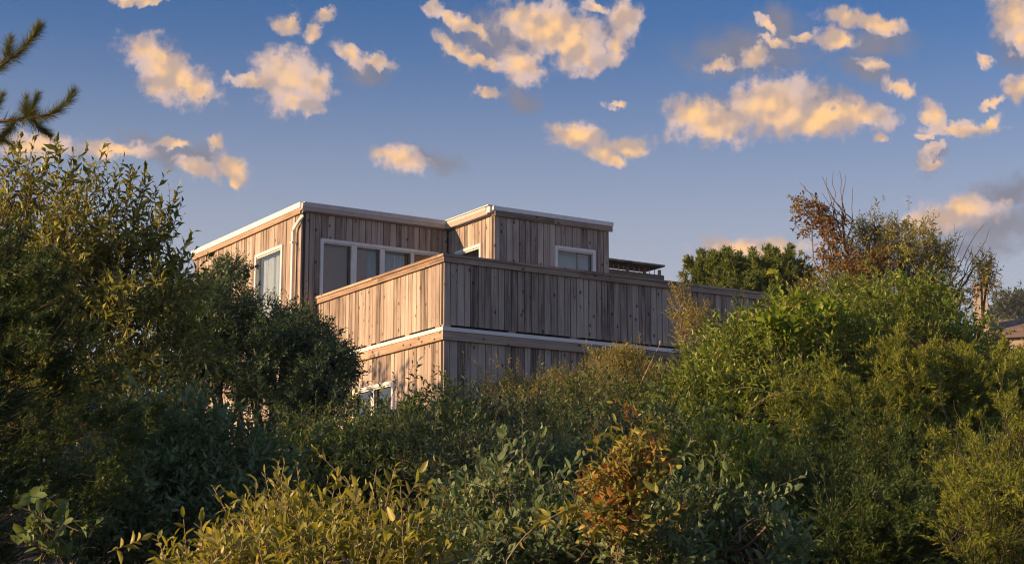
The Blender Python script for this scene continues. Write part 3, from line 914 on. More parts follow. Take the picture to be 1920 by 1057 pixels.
def conifer(name, label, cat, plumes, mat, base, frond=0.16, needle=0.022, per=26, width=0.34, spacing=0.026, bark='stem_dark', group=None, trunk=None, stems=None, cut=-0.55, droop=0.0, spread=55):
    """plumes = list of (start, end, radius): feathery sprays whose fronds carry small scale leaves"""
    FB, FD, FL = [], [], []
    parts = []
    origin = np.array([base[0], base[1], gz(base[0], base[1])])
    for a, b, rad in plumes:
        a = np.asarray(a, float); b = np.asarray(b, float)
        pts = curve_pts(a, b, -0.06, 9, 0.05)
        parts.append(tube_np(pts, max(0.003, rad * 0.03), 0.0015, 4))
        L = np.linalg.norm(b - a); m = max(8, int(L / spacing * (1 + rad * 4)))
        t = rng.random(m) ** 0.8
        q = np.stack([np.interp(t, np.linspace(0, 1, 9), pts[:, k]) for k in range(3)], 1)
        d = unit(b - a)
        rd = rand_dirs(m); rd = unit(rd - (rd @ d)[:, None] * d)
        al = np.radians(spread) * rng.uniform(0.3, 1.1, m) * (1 - 0.55 * t)
        fd = unit(d * np.cos(al)[:, None] + rd * np.sin(al)[:, None] + UP * 0.12 - UP * droop)
        taper = np.sin(np.pi * np.clip(0.12 + 0.88 * (1 - t), 0, 1) * 0.5) * 0.75 + 0.35
        fl = frond * rng.uniform(0.6, 1.2, m) * taper * (1 + rad * 1.5)
        FB.append(q + rd * (rad * 0.25 * rng.random((m, 1)))); FD.append(fd); FL.append(fl)
    fb = np.concatenate(FB); fd = np.concatenate(FD); fl = np.concatenate(FL)
    km = gap_mask(fb, 0.32, cut); fb = fb[km]; fd = fd[km]; fl = fl[km]; n = len(fb)
    # secondary branchlets: each frond splits into three
    side = unit(np.cross(fd, rand_dirs(n)))
    B = [fb]; Dd = [fd]; Ll = [fl]
    for s, sg in ((0.25, 1), (0.45, -1), (0.62, 1)):
        B.append(fb + fd * fl[:, None] * s); Dd.append(unit(fd + side * sg * 0.75 + rng.normal(size=(n, 3)) * 0.15)); Ll.append(fl * (0.75 - 0.5 * s))
    fb = np.concatenate(B); fd = np.concatenate(Dd); fl = np.concatenate(Ll); fr = np.tile(rng.random(n), 4)
    lp, ld, ln, ls = leaf_on_shoots(fb, fd, fl, per, 48, 18, 0.02)
    m = len(lp)
    length = needle * rng.uniform(0.7, 1.3, m) * (1.1 - 0.3 * ls)
    rnd = np.clip(0.35 * np.repeat(fr, per) + 0.30 * ls + 0.35 * rng.random(m), 0, 0.999)
    root = empty(name, tuple(origin), 0, label, cat, group)
    if trunk:
        for tb, tt, r0, r1 in trunk: parts.append(tube_np(curve_pts(tb, tt, 0.0, 8, 0.02), r0, r1, 8))
    if stems:
        for c in stems: parts.append(tube_np(curve_pts(origin - [0, 0, .05], c, 0.0, 7, 0.04), .03, .012, 6))
    V, T = merge(parts)
    link_mesh('trunk', mesh_np('trunk', V - origin, T), M[bark], root)
    V, T, r = leaves_mesh(lp, ld, ln, length, np.full(m, width), rnd, 0)
    fo = link_mesh('foliage', mesh_np('foliage', V - origin, T, r), mat, root); fo['kind'] = 'stuff'
    return root

# ---- leaf colours, raised above real reflectance to stand in for sun and fill light
def stops(dark, mid, light, rare=None, at_=0.93):
    s = [(0.0, dark), (0.5, mid), (0.88, light)]
    if rare: s += [(at_, light), (at_ + 0.02, rare)]
    return s
LM = {
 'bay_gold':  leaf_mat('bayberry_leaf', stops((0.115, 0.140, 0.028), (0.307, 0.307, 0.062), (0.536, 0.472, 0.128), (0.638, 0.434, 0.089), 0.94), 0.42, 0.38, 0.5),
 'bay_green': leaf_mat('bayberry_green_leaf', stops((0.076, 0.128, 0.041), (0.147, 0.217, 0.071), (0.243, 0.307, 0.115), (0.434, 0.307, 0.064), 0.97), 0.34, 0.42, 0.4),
 'grey_green': leaf_mat('grey_green_leaf', stops((0.076, 0.128, 0.054), (0.153, 0.223, 0.099), (0.255, 0.319, 0.153), (0.408, 0.319, 0.076), 0.97), 0.30, 0.45, 0.35),
 'olive':     leaf_mat('wax_myrtle_leaf', stops((0.108, 0.135, 0.033), (0.268, 0.280, 0.064), (0.486, 0.459, 0.140), (0.562, 0.383, 0.076), 0.95), 0.42, 0.4, 0.5),
 'dark_tree': leaf_mat('dark_evergreen_leaf', stops((0.051, 0.092, 0.046), (0.103, 0.160, 0.079), (0.179, 0.243, 0.115), (0.422, 0.307, 0.051), 0.98), 0.24, 0.5, 0.4),
 'glossy':    leaf_mat('glossy_green_leaf', stops((0.071, 0.121, 0.021), (0.179, 0.255, 0.039), (0.344, 0.422, 0.076), (0.536, 0.422, 0.064), 0.95), 0.42, 0.38, 0.5),
 'vine':      leaf_mat('vine_leaf', stops((0.089, 0.153, 0.021), (0.217, 0.307, 0.035), (0.383, 0.447, 0.057), (0.575, 0.408, 0.039), 0.90), 0.5, 0.4, 0.4),
 'fine':      leaf_mat('fine_yellow_leaf', stops((0.166, 0.166, 0.041), (0.332, 0.307, 0.074), (0.536, 0.459, 0.128)), 0.45, 0.45, 0.4),
 'red':       leaf_mat('red_brown_leaf', [(0, (0.128, 0.166, 0.032)), (0.40, (0.255, 0.280, 0.057)), (0.66, (0.434, 0.383, 0.089)), (0.73, (0.383, 0.140, 0.039)), (0.88, (0.434, 0.192, 0.051)), (1, (0.575, 0.408, 0.103))], 0.4, 0.45, 0.4, (1.2, 1.0, 0.6)),
 'rust':      leaf_mat('rust_vine_leaf', [(0, (0.115, 0.064, 0.031)), (0.4, (0.230, 0.121, 0.046)), (0.65, (0.307, 0.192, 0.057)), (1, (0.255, 0.268, 0.064))], 0.4, 0.55, 0.3, (1.2, 1.0, 0.6)),
 'conifer':   leaf_mat('dark_conifer_scale', stops((0.028, 0.056, 0.013), (0.064, 0.107, 0.022), (0.128, 0.179, 0.035)), 0.2, 0.5, 0.4),
 'juniper':   leaf_mat('juniper_scale', stops((0.076, 0.108, 0.017), (0.198, 0.236, 0.033), (0.383, 0.396, 0.064)), 0.28, 0.5, 0.4),
 'pine':      leaf_mat('pine_needle', stops((0.051, 0.083, 0.018), (0.108, 0.140, 0.028), (0.230, 0.217, 0.051)), 0.2, 0.45, 0.4),
 'cypress':   leaf_mat('cypress_scale', stops((0.064, 0.103, 0.021), (0.128, 0.179, 0.033), (0.230, 0.255, 0.054)), 0.2, 0.5, 0.3),
 'far':       leaf_mat('far_tree_leaf', stops((0.039, 0.057, 0.028), (0.064, 0.089, 0.044), (0.103, 0.128, 0.064)), 0.2, 0.6, 0.2),
}

Lb = px_lobe
# --- in front of the house: dense dark rounded tree
dt_base = (at(505, 830, 20).x, 20.0)
g0 = gz(*dt_base)
shrub('evergreen_tree', 'dense dark rounded evergreen tree standing before the left house corner', 'tree',
      [Lb(560, 655, 20, 75, 62, .8), Lb(485, 620, 20.2, 62, 52, .6), Lb(420, 615, 20.3, 70, 65, .7), Lb(622, 690, 19.7, 42, 42, .5), Lb(600, 730, 19.6, 66, 62, .7), Lb(505, 710, 20, 100, 75, .9), Lb(410, 560, 20.6, 46, 38, .5), Lb(432, 510, 20.8, 30, 24, .3), Lb(390, 690, 20.2, 80, 80, .7), Lb(560, 775, 19.8, 66, 42, .6), Lb(530, 612, 20.1, 30, 24, .3), Lb(350, 600, 20.4, 50, 60, .5)],
      LM['dark_tree'], 10500, 9, 0.048, 0.42, 0.16, up=0.4, inner=0.35, lumpy=0.24, jit=0.09, stem_r=0.05, twig_r=0.0015, base=dt_base, bark='bark', twigs=False, low=-0.8, branches=10,
      trunks=[((dt_base[0] + dx, dt_base[1] + dy, g0 - 0.05), (dt_base[0] + dx * 2.2, dt_base[1], 3.0), 0.07, 0.045) for dx, dy in ((-.35, 0), (-.12, .1), (.1, -.1), (.32, .05))])
# --- tall open wax myrtle at the left
tl_lobes = [Lb(110, 470, 15, 110, 95, .7), Lb(235, 500, 15.2, 75, 70, .5), Lb(60, 570, 14.8, 120, 100, .8), Lb(190, 590, 15, 130, 90, .8), Lb(300, 560, 15.3, 60, 65, .5), Lb(230, 690, 15, 170, 110, .9), Lb(30, 400, 15.2, 60, 60, .4), Lb(60, 700, 15, 130, 120, .8), Lb(160, 800, 14.5, 200, 110, .9)]
whips = []
for px, py in ((20, 300), (60, 290), (105, 275), (150, 300), (85, 300), (130, 310), (170, 330), (195, 300), (225, 320), (250, 330), (275, 335), (295, 355), (322, 360), (330, 400), (310, 390), (240, 355), (40, 275), (10, 280), (185, 320), (345, 470), (300, 430), (160, 345), (265, 375)):
    a = np.array(at(px - 25 + random.uniform(-15, 15), py + 90, 15)); b = np.array(at(px, py, 15 + random.uniform(-.3, .3)))
    for t in np.linspace(0.1, 1, 6): whips.append((a + (b - a) * t + rng.normal(size=3) * 0.02, unit(b - a)))
wx = (np.array([w[0] for w in whips]), np.array([w[1] for w in whips]))
shrub('wax_myrtle', 'tall open leafy shrub with upright sunlit shoots at upper left', 'shrub', tl_lobes, LM['olive'], 2350, 9, 0.092, 0.36, 0.34,
      up=0.75, jitter=0.42, inner=0.35, lumpy=0.2, stem_r=0.035, twig_r=0.003, base=(at(160, 800, 15).x, 15.0), branches=16, extra=wx)
shrub('hedge_shrub', 'dim leafy background shrub behind the tall left shrub', 'shrub', [Lb(40, 860, 24, 200, 170, 1.4), Lb(250, 880, 24, 160, 150, 1.2), Lb(-120, 800, 24, 160, 200, 1.4)],
      LM['bay_green'], 2600, 8, 0.09, 0.45, 0.3, stem_r=0.04, twigs=False, cut=-2.0)
# --- shaded broad leaved shrubs at the left
shrub('bayberry_shrub', 'shaded broad-leaved shrub below the tall left shrub', 'shrub', [Lb(330, 880, 9.5, 140, 120, .6), Lb(240, 960, 9, 130, 130, .6), Lb(430, 930, 9.3, 110, 110, .5), Lb(330, 1010, 9, 160, 90, .5)],
      LM['grey_green'], 2300, 9, 0.052, 0.42, 0.22, detail=2, up=0.5, stem_r=0.02, single=200)
shrub('vine_seedling', 'large-leaved vine sprig in the dark bottom left corner', 'vine', [Lb(85, 985, 6.0, 50, 40, .1), Lb(110, 1030, 6.0, 50, 40, .1)],
      LM['bay_green'], 14, 7, 0.055, 0.55, 0.18, detail=2, up=0.2, jitter=0.7, stem_r=0.003, branches=4, single=60, inner=0.1)
# --- foreground
gold = [Lb(560, 1045, 5.2, 110, 65, .35), Lb(700, 1050, 5.0, 100, 55, .35), Lb(420, 1075, 4.9, 100, 40, .3), Lb(640, 1090, 4.8, 200, 65, .3), Lb(790, 1085, 5.0, 70, 45, .3), Lb(505, 1020, 5.3, 40, 40, .2)]
gw = []
for px, py in ((500, 905), (520, 900), (545, 915), (575, 925), (600, 905), (640, 930), (672, 905), (700, 925), (735, 945), (765, 925), (790, 965), (480, 930), (455, 965), (380, 985), (350, 1000), (330, 1015), (310, 1030), (420, 985), (620, 950), (830, 985), (860, 1005), (560, 890), (690, 955), (400, 1010)):
    py += 26
    b = np.array(at(px, py, 5.0 + random.uniform(-.3, .3))); a = np.array(at(px + random.uniform(-30, 30), py + 110, 5.1))
    for t in np.linspace(0.35, 1, 3): gw.append((a + (b - a) * t + rng.normal(size=3) * .006, unit(b - a)))
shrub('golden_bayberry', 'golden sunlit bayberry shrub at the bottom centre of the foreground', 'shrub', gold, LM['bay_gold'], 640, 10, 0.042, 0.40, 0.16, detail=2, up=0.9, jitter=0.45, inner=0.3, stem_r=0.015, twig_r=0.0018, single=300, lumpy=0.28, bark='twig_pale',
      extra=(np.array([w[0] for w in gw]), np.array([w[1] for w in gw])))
# --- hedge in the middle
mid = [
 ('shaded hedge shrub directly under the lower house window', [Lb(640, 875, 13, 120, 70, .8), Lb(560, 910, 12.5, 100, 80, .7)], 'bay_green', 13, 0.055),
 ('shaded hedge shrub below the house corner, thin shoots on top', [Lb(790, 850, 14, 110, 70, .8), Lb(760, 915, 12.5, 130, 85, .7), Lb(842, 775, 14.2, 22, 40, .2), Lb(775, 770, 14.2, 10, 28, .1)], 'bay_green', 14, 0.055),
 ('small-leaved dark shrub right of the house corner', [Lb(940, 838, 15, 115, 65, .8), Lb(900, 900, 12, 120, 80, .6)], 'dark_tree', 15, 0.045),
 ('dull green shrub under the yellowish thicket', [Lb(1090, 800, 16, 120, 80, .9), Lb(1200, 800, 16, 90, 80, .8), Lb(1060, 860, 14, 120, 70, .7)], 'bay_green', 16, 0.045),
 ('dark shrub behind the red-leaved bush', [Lb(1050, 930, 10, 120, 80, .6), Lb(1200, 890, 11, 110, 90, .6)], 'grey_green', 10, 0.048),
]
for lab, lobes, mt, Y, lf in mid:
    shrub('hedge_shrub', lab, 'shrub', lobes, LM[mt], 2100, 9, lf, 0.42, 0.24, up=0.5, stem_r=0.025, lumpy=0.18, group='hedge shrubs below the house')
shrub('bayberry_shrub', 'grey-green bayberry with paired leaves right of the golden shrub', 'shrub', [Lb(930, 985, 7.2, 105, 80, .4), Lb(1010, 1040, 6.8, 130, 70, .4), Lb(890, 1060, 6.5, 90, 60, .3)],
      LM['grey_green'], 800, 9, 0.048, 0.45, 0.20, detail=2, up=0.6, stem_r=0.014, single=150, lumpy=0.2)
shrub('bayberry_shrub', 'grey-green bayberry at the bottom right of the red-leaved bush', 'shrub', [Lb(1320, 1000, 6.8, 110, 70, .4), Lb(1230, 1050, 6.5, 110, 60, .4), Lb(1400, 1050, 6.6, 80, 70, .3)],
      LM['grey_green'], 740, 9, 0.048, 0.45, 0.20, detail=2, up=0.6, stem_r=0.014, single=150, lumpy=0.2)
shrub('red_leaved_bush', 'bush with red, orange and yellow leaves in the foreground', 'shrub', [Lb(1180, 905, 6.1, 46, 58, .18), Lb(1165, 970, 6.0, 44, 48, .16), Lb(1205, 860, 6.2, 32, 30, .12)],
      LM['red'], 230, 9, 0.042, 0.42, 0.13, detail=2, up=0.3, jitter=0.7, stem_r=0.005, single=250, bark='twig', lumpy=0.3, ragged=0.2)
# --- yellowish fine thicket against the deck
shrub('yellow_thicket', 'fine yellowish twiggy thicket against the deck wall', 'shrub', [Lb(1150, 718, 22, 78, 52, .8), Lb(1060, 738, 21.5, 65, 32, .6), Lb(1220, 738, 22, 60, 38, .7), Lb(1172, 678, 22.2, 34, 28, .4), Lb(1130, 765, 21, 150, 40, .8)],
      LM['fine'], 3300, 8, 0.045, 0.4, 0.17, up=0.8, jitter=0.4, inner=0.45, lumpy=0.2, stem_r=0.02, bark='twig_pale', branches=18, jit=0.08)
shrub('young_shrub', 'slender upright sunlit shrub in front of the deck wall', 'shrub', [Lb(1275, 590, 21, 22, 52, .25), Lb(1300, 625, 21, 30, 45, .3), Lb(1290, 705, 21, 40, 30, .4), Lb(1320, 600, 21, 10, 30, .15)],
      LM['fine'], 420, 9, 0.045, 0.36, 0.22, up=1.2, jitter=0.3, inner=0.4, stem_r=0.014, bark='twig_pale')
shrub('young_shrub', 'short sunlit leafy tips at the foot of the lower right wall', 'shrub', [Lb(925, 722, 20, 28, 24, .3), Lb(975, 735, 20, 32, 24, .3), Lb(1010, 745, 20, 30, 25, .3), Lb(950, 765, 19.8, 80, 30, .4)],
      LM['fine'], 520, 9, 0.04, 0.38, 0.2, up=1.0, jitter=0.35, stem_r=0.012, bark='twig_pale')
# --- right hand mass
shrub('glossy_shrub', 'bright green glossy-leaved shrub in the middle of the right hand thicket', 'shrub', [Lb(1400, 730, 15, 130, 95, .8), Lb(1510, 690, 15.5, 110, 85, .8), Lb(1340, 800, 14, 110, 90, .7), Lb(1470, 800, 14.2, 130, 90, .7)],
      LM['glossy'], 4300, 10, 0.066, 0.32, 0.24, up=0.5, jitter=0.65, stem_r=0.03, lumpy=0.34, ragged=0.16)
shrub('glossy_shrub', 'shaded glossy shrub beside the red-leaved bush', 'shrub', [Lb(1330, 900, 10.5, 110, 80, .6), Lb(1430, 950, 10, 110, 80, .6), Lb(1290, 830, 12, 60, 60, .5)],
      LM['glossy'], 1700, 9, 0.05, 0.42, 0.2, up=0.5, stem_r=0.02, detail=2, single=100)
shrub('glossy_shrub', 'sunlit green shrub under the tall half-bare bush', 'shrub', [Lb(1640, 640, 17, 130, 70, .9), Lb(1735, 675, 17, 90, 60, .8), Lb(1560, 640, 16.5, 70, 60, .6), Lb(1680, 700, 16, 150, 80, .8)],
      LM['glossy'], 3400, 10, 0.068, 0.34, 0.26, up=0.5, jitter=0.65, stem_r=0.03, lumpy=0.36, ragged=0.18)
shrub('climbing_vine', 'bright yellow-green broad vine leaves at the far end of the deck', 'vine', [Lb(1482, 585, 14.4, 48, 30, .3), Lb(1448, 622, 14.2, 40, 30, .25), Lb(1535, 600, 14.4, 44, 30, .3), Lb(1500, 630, 14.2, 60, 30, .3)],
      LM['vine'], 150, 7, 0.076, 0.60, 0.17, detail=2, up=0.2, jitter=0.7, stem_r=0.010, single=300, low=-0.4, ragged=0.05)
shrub('climbing_vine', 'yellow-green vine spray climbing the right hand thicket', 'vine', [Lb(1720, 560, 19, 24, 40, .25), Lb(1770, 590, 19, 26, 40, .25), Lb(1660, 585, 18.5, 60, 30, .4)],
      LM['vine'], 170, 7, 0.085, 0.55, 0.22, detail=2, up=0.5, stem_r=0.012, single=150, low=-0.4)
shrub('rusty_creeper', 'red-brown creeper leaves hanging in the right hand thicket', 'vine', [Lb(1750, 690, 15.2, 34, 50, .2), Lb(1730, 640, 15.5, 22, 30, .2), Lb(1265, 790, 12.4, 24, 30, .15)],
      LM['rust'], 170, 7, 0.06, 0.5, 0.16, detail=1, up=-0.2, jitter=0.7, stem_r=0.008, base=(at(1750, 690, 15.2).x, 15.2), low=-1)
shrub('hedge_shrub', 'dim leafy background shrub behind the junipers at the right edge', 'shrub', [Lb(1800, 800, 26, 170, 115, 1.6), Lb(2060, 780, 26, 180, 130, 1.6), Lb(1560, 820, 25, 150, 110, 1.4), Lb(1920, 950, 25, 260, 120, 1.5)],
      LM['bay_green'], 3000, 8, 0.09, 0.45, 0.3, stem_r=0.05, twigs=False, cut=-2.0, ragged=0.03)
# junipers at the right: plumes radiating from a few stems
def plume_fan(c, n, length, dirbias, spread, rad, flat=1.0):
    out = []
    for _ in range(n):
        d = unit(np.array(dirbias) + rng.normal(size=3) * spread)
        L = length * random.uniform(0.6, 1.25)
        s = np.array(c) + d * L * random.uniform(0.0, 0.25) + rng.normal(size=3) * 0.12
        out.append((s, s + d * L, rad * random.uniform(0.7, 1.3)))
    return out
def fans(spec):
    o = []
    for px, py, Y, n, L, bias, spr, rad in spec: o += plume_fan(at(px, py, Y), n, L, bias, spr, rad)
    fans.stems = [tuple(at(px, py, Y)) for px, py, Y, *_ in spec]
    return o
conifer('juniper', 'feathery yellow-green juniper in the right hand thicket', 'conifer',
        fans([(1640, 830, 12, 60, .42, (-.1, -.5, .7), .55, .10), (1740, 800, 12.2, 60, .42, (.1, -.5, .7), .55, .10), (1560, 860, 11.5, 52, .40, (-.3, -.5, .6), .55, .10), (1820, 800, 12.5, 52, .42, (.2, -.4, .8), .5, .1), (1690, 900, 11, 60, .42, (0, -.7, .4), .6, .1)]),
        LM['juniper'], (at(1690, 900, 12).x, 12.0), frond=0.13, needle=0.024, per=13, stems=fans.stems)
conifer('juniper', 'dark shaded juniper along the bottom right', 'conifer',
        fans([(1560, 1000, 9, 54, .36, (-.2, -.6, .5), .6, .09), (1660, 1010, 9, 54, .36, (0, -.6, .5), .6, .09), (1750, 980, 9.2, 54, .36, (.1, -.6, .5), .6, .09), (1480, 1030, 8.6, 40, .34, (-.2, -.6, .5), .6, .09), (1600, 1070, 8.2, 50, .32, (0, -.5, .6), .6, .09), (1730, 1070, 8.2, 44, .32, (0, -.5, .6), .6, .09)]),
        LM['conifer'], (at(1620, 1010, 9).x, 9.0), frond=0.11, needle=0.020, per=13, stems=fans.stems)
conifer('juniper', 'bright yellow-green juniper at the lower right edge', 'conifer',
        fans([(1880, 980, 7.5, 60, .27, (-.2, -.4, .8), .55, .08), (1930, 920, 7.6, 50, .27, (-.2, -.4, .8), .5, .08), (1850, 1050, 7.2, 50, .25, (-.3, -.4, .7), .55, .08), (1930, 1040, 7.2, 46, .25, (-.2, -.4, .7), .55, .08)]),
        LM['juniper'], (at(1900, 1000, 7.5).x, 7.5), frond=0.085, needle=0.016, per=13, stems=fans.stems)
conifer('juniper', 'upright juniper at the right edge in front of the distant roof', 'conifer',
        fans([(1905, 820, 14, 60, .5, (-.1, -.3, .9), .5, .1), (1850, 830, 13.8, 50, .45, (-.3, -.3, .8), .5, .1), (1965, 780, 14.2, 44, .5, (-.3, -.1, .7), .5, .1), (1880, 840, 12.5, 54, .42, (-.2, -.4, .7), .55, .1)]),
        LM['juniper'], (at(1900, 800, 14).x, 14.0), frond=0.13, needle=0.026, per=13, stems=fans.stems)
# arching canes
def cane(pts, Y, label, mat, leaf, n):
    P3 = np.array([at(px, py, Y) for px, py in pts])
    tt = np.linspace(0, 1, 16); fine_ = np.stack([np.interp(tt, np.linspace(0, 1, len(P3)), P3[:, k]) for k in range(3)], 1)
    for _ in range(3): fine_[1:-1] = (fine_[:-2] + fine_[1:-1] * 2 + fine_[2:]) / 4
    b = fine_[0]; g = gz(b[0], b[1]); o3 = np.array([b[0], b[1], g])
    root = empty('bramble_cane', tuple(o3), 0, label, 'branch', 'pale canes in the right hand thicket')
    V, T = merge([tube_np(np.concatenate([[[b[0], b[1] + .1, g - .03]], fine_]), .00045 * Y, .00015 * Y, 5)])
    link_mesh('cane', mesh_np('cane', V - o3, T), M['twig_pale'], root)
    t = np.sort(rng.random(n)) * .75 + .25
    q = np.stack([np.interp(t, tt, fine_[:, k]) for k in range(3)], 1)
    V, T, r = leaves_mesh(q, rand_dirs(n) + UP * .2, rand_dirs(n) + UP, leaf * rng.uniform(.6, 1.2, n), np.full(n, .42), rng.random(n), 2)
    fo = link_mesh('foliage', mesh_np('foliage', V - o3, T, r), LM[mat], root); fo['kind'] = 'stuff'
cane([(1500, 800), (1485, 760), (1450, 735), (1400, 722), (1360, 735)], 13.0, 'pale cane arching left in front of the glossy shrub', 'glossy', .06, 26)
cane([(1560, 780), (1545, 745), (1490, 728), (1430, 745), (1400, 775)], 12.8, 'pale cane arching low over the glossy shrub', 'olive', .05, 22)
cane([(1740, 700), (1725, 655), (1700, 622), (1665, 610)], 15.0, 'pale cane bending left under the half-bare bush', 'olive', .06, 22)
cane([(1820, 860), (1780, 800), (1760, 740), (1770, 690)], 11.6, 'upright pale cane among the junipers', 'olive', .05, 16)
cane([(1180, 790), (1200, 720), (1225, 670), (1240, 640)], 20.5, 'slanting pale cane in the yellowish thicket', 'fine', .05, 10)
cane([(950, 1050), (985, 1000), (1040, 965), (1075, 950)], 6.0, 'leafy cane leaning right in the bottom centre', 'bay_gold', .05, 20)
cane([(1230, 1040), (1260, 1000), (1290, 960), (1320, 945)], 6.2, 'leafy cane leaning right beside the red-leaved bush', 'bay_gold', .045, 18)
# --- tall half-bare bush with rusty creeper behind the thicket
tb = (at(1640, 640, 24).x, 24.0); tg = gz(*tb)
def T3(px, py, Y=24): return tuple(at(px, py, Y))
shrub('half_bare_bush', 'tall half-bare bush with olive leaves rising against the sky at right', 'shrub', [Lb(1690, 470, 24, 60, 55, .6), Lb(1640, 440, 24.2, 40, 35, .4), Lb(1720, 520, 24, 60, 55, .6), Lb(1620, 500, 24, 45, 60, .5), Lb(1560, 560, 23.5, 70, 35, .5), Lb(1840, 530, 23.8, 26, 40, .3), Lb(1760, 490, 24, 18, 35, .25), Lb(1855, 500, 23.8, 16, 20, .2), Lb(1800, 560, 23.8, 30, 30, .3)],
      LM['olive'], 1850, 9, 0.055, 0.34, 0.26, up=0.5, jitter=0.6, inner=0.45, lumpy=0.25, stem_r=0.03, twig_r=0.003, base=tb, bark='twig', branches=14, jit=0.1,
      trunks=[((tb[0], tb[1], tg - .05), T3(1600, 520), .06, .04), (T3(1600, 520), T3(1545, 440), .035, .02), ((tb[0] + .2, tb[1], tg - .05), T3(1700, 480), .05, .02), ((tb[0] + .5, tb[1], tg - .05), T3(1760, 600), .05, .03), (T3(1760, 600), T3(1850, 480), .025, .008)]
      + [(T3(1545 + i * 7, 440 - i * 3), T3(1470 + i * 11 + random.uniform(-8, 8), 345 + random.uniform(-15, 40)), .010, .003) for i in range(9)]
      + [(T3(1585, 470), T3(1550 + i * 12, 335 + random.uniform(-15, 30)), .010, .003) for i in range(5)]
      + [(T3(1765, 590), T3(1790 + i * 11, 440 + random.uniform(-20, 40)), .010, .003) for i in range(7)])
shrub('rusty_creeper', 'rust-red creeper smothering the leaning trunk of the half-bare bush', 'vine', [Lb(1520, 395, 23.8, 28, 30, .25), Lb(1545, 425, 23.8, 34, 32, .3), Lb(1565, 470, 23.8, 30, 40, .3), Lb(1595, 520, 23.6, 45, 36, .35), Lb(1635, 510, 23.6, 34, 42, .3)],
      LM['rust'], 500, 8, 0.062, 0.5, 0.18, up=-0.3, jitter=0.7, inner=0.4, lumpy=0.2, stem_r=0.015, base=(tb[0] - .4, tb[1] - .1), low=-1, jit=0.12)
# --- cypress beyond the deck
cyY = 46.0
cyp = []
for px, py, n in ((1330, 500, 26), (1370, 515, 30), (1410, 510, 30), (1450, 500, 30), (1490, 520, 26), (1430, 545, 30), (1350, 545, 24), (1310, 540, 14), (1480, 560, 26), (1400, 560, 26)):
    cyp += plume_fan(at(px, py + 22, cyY + random.uniform(-1, 1)), int(n * 1.5), 0.62, (0.1, -.3, .75), .6, .16)
cyb = (at(1410, 560, cyY).x, cyY)
conifer('cypress_tree', 'spreading cypress tree behind the far end of the deck', 'tree', cyp, LM['cypress'], cyb, frond=0.24, needle=0.075, per=8, width=0.4, spacing=0.045, cut=-1.0,
        trunk=[((cyb[0], cyb[1], gz(*cyb)), tuple(at(1410, 540, cyY)), .22, .1)] + [(tuple(at(1410, 580, cyY)), tuple(at(px, py, cyY)), .1, .04) for px, py in ((1330, 520), (1370, 520), (1450, 520), (1490, 535))])
# --- dark conifer on the left edge
lc = []
for k in range(120):
    t = random.random()
    py = 400 + 660 * t
    px0 = -90 + random.uniform(-20, 60)
    reach = (90 + 130 * t) * random.uniform(0.5, 1.1)
    a = np.array(at(px0, py + 60, 7.6 + random.uniform(-.5, .4))); b = np.array(at(px0 + reach + 40, py + 60 - reach * random.uniform(0.35, 0.9), 7.2 + random.uniform(-.6, .4)))
    lc.append((a, b, .07))
for x0, y0, x1, y1 in ((60, 800, 300, 738), (40, 760, 230, 690), (80, 880, 290, 770), (20, 700, 180, 610), (0, 620, 120, 520), (-20, 560, 90, 470), (-20, 500, 60, 400), (-30, 470, 30, 370), (60, 900, 240, 850), (100, 950, 250, 900), (40, 640, 150, 545), (-10, 580, 100, 560)):
    for j in range(4):
        lc.append((np.array(at(x0, y0 + j * 12, 7.3)), np.array(at(x1 + random.uniform(-25, 8), y1 + random.uniform(-6, 25), 7.0 + random.uniform(-.2, .2))), .07))
lcb = (at(-120, 900, 7.6).x, 7.6)
conifer('conifer_tree', 'dark feathery conifer filling the left edge', 'tree', lc, LM['conifer'], lcb, frond=0.10, needle=0.017, per=12, spacing=0.03,
        trunk=[((lcb[0], lcb[1], gz(*lcb)), tuple(at(-110, 350, 7.6)), .12, .04)])
# --- pine boughs reaching in at the upper left
pY = 9.0
pb = (at(-330, 600, pY).x, pY); pg = gz(*pb)
pine = empty('pine_tree', (pb[0], pb[1], pg), 0, 'pine tree whose needled boughs reach in at the upper left', 'tree')
po = np.array([pb[0], pb[1], pg])
parts = [tube_np(curve_pts((pb[0], pb[1], pg - .05), at(-330, -150, pY), 0, 8, .01), .16, .09, 10)]
NB, ND, NL, NR = [], [], [], []
def bough(pts_px, rad=0.012):
    pts = np.array([at(px, py, pY + dy) for px, py, dy in pts_px])
    fine_ = np.stack([np.interp(np.linspace(0, 1, 24), np.linspace(0, 1, len(pts)), pts[:, k]) for k in range(3)], 1)
    parts.append(tube_np(fine_, rad, rad * 0.35, 6))
    return fine_
def needles(pts, start, n, ln=0.085, spread=50):
    t = start + (1 - start) * rng.random(n)
    q = np.stack([np.interp(t, np.linspace(0, 1, len(pts)), pts[:, k]) for k in range(3)], 1)
    d = unit(np.stack([np.interp(t, np.linspace(0, 1, len(pts)), np.gradient(pts[:, k])) for k in range(3)], 1))
    rd = rand_dirs(n); rd = unit(rd - np.sum(rd * d, 1)[:, None] * d)
    al = np.radians(rng.normal(spread, 14, n)) * (1.1 - 0.45 * t)
    NB.append(q); ND.append(unit(d * np.cos(al)[:, None] + rd * np.sin(al)[:, None])); NL.append(ln * rng.uniform(.7, 1.15, n) * (1.05 - .35 * t)); NR.append(np.clip(rng.random(n) * .8 + .1, 0, 1))
b1 = bough([(-330, 60, 0), (-120, 130, 0), (-20, 135, 0), (30, 105, 0), (62, 70, 0), (74, 48, 0)]); needles(b1, .45, 1600, .09, 55)
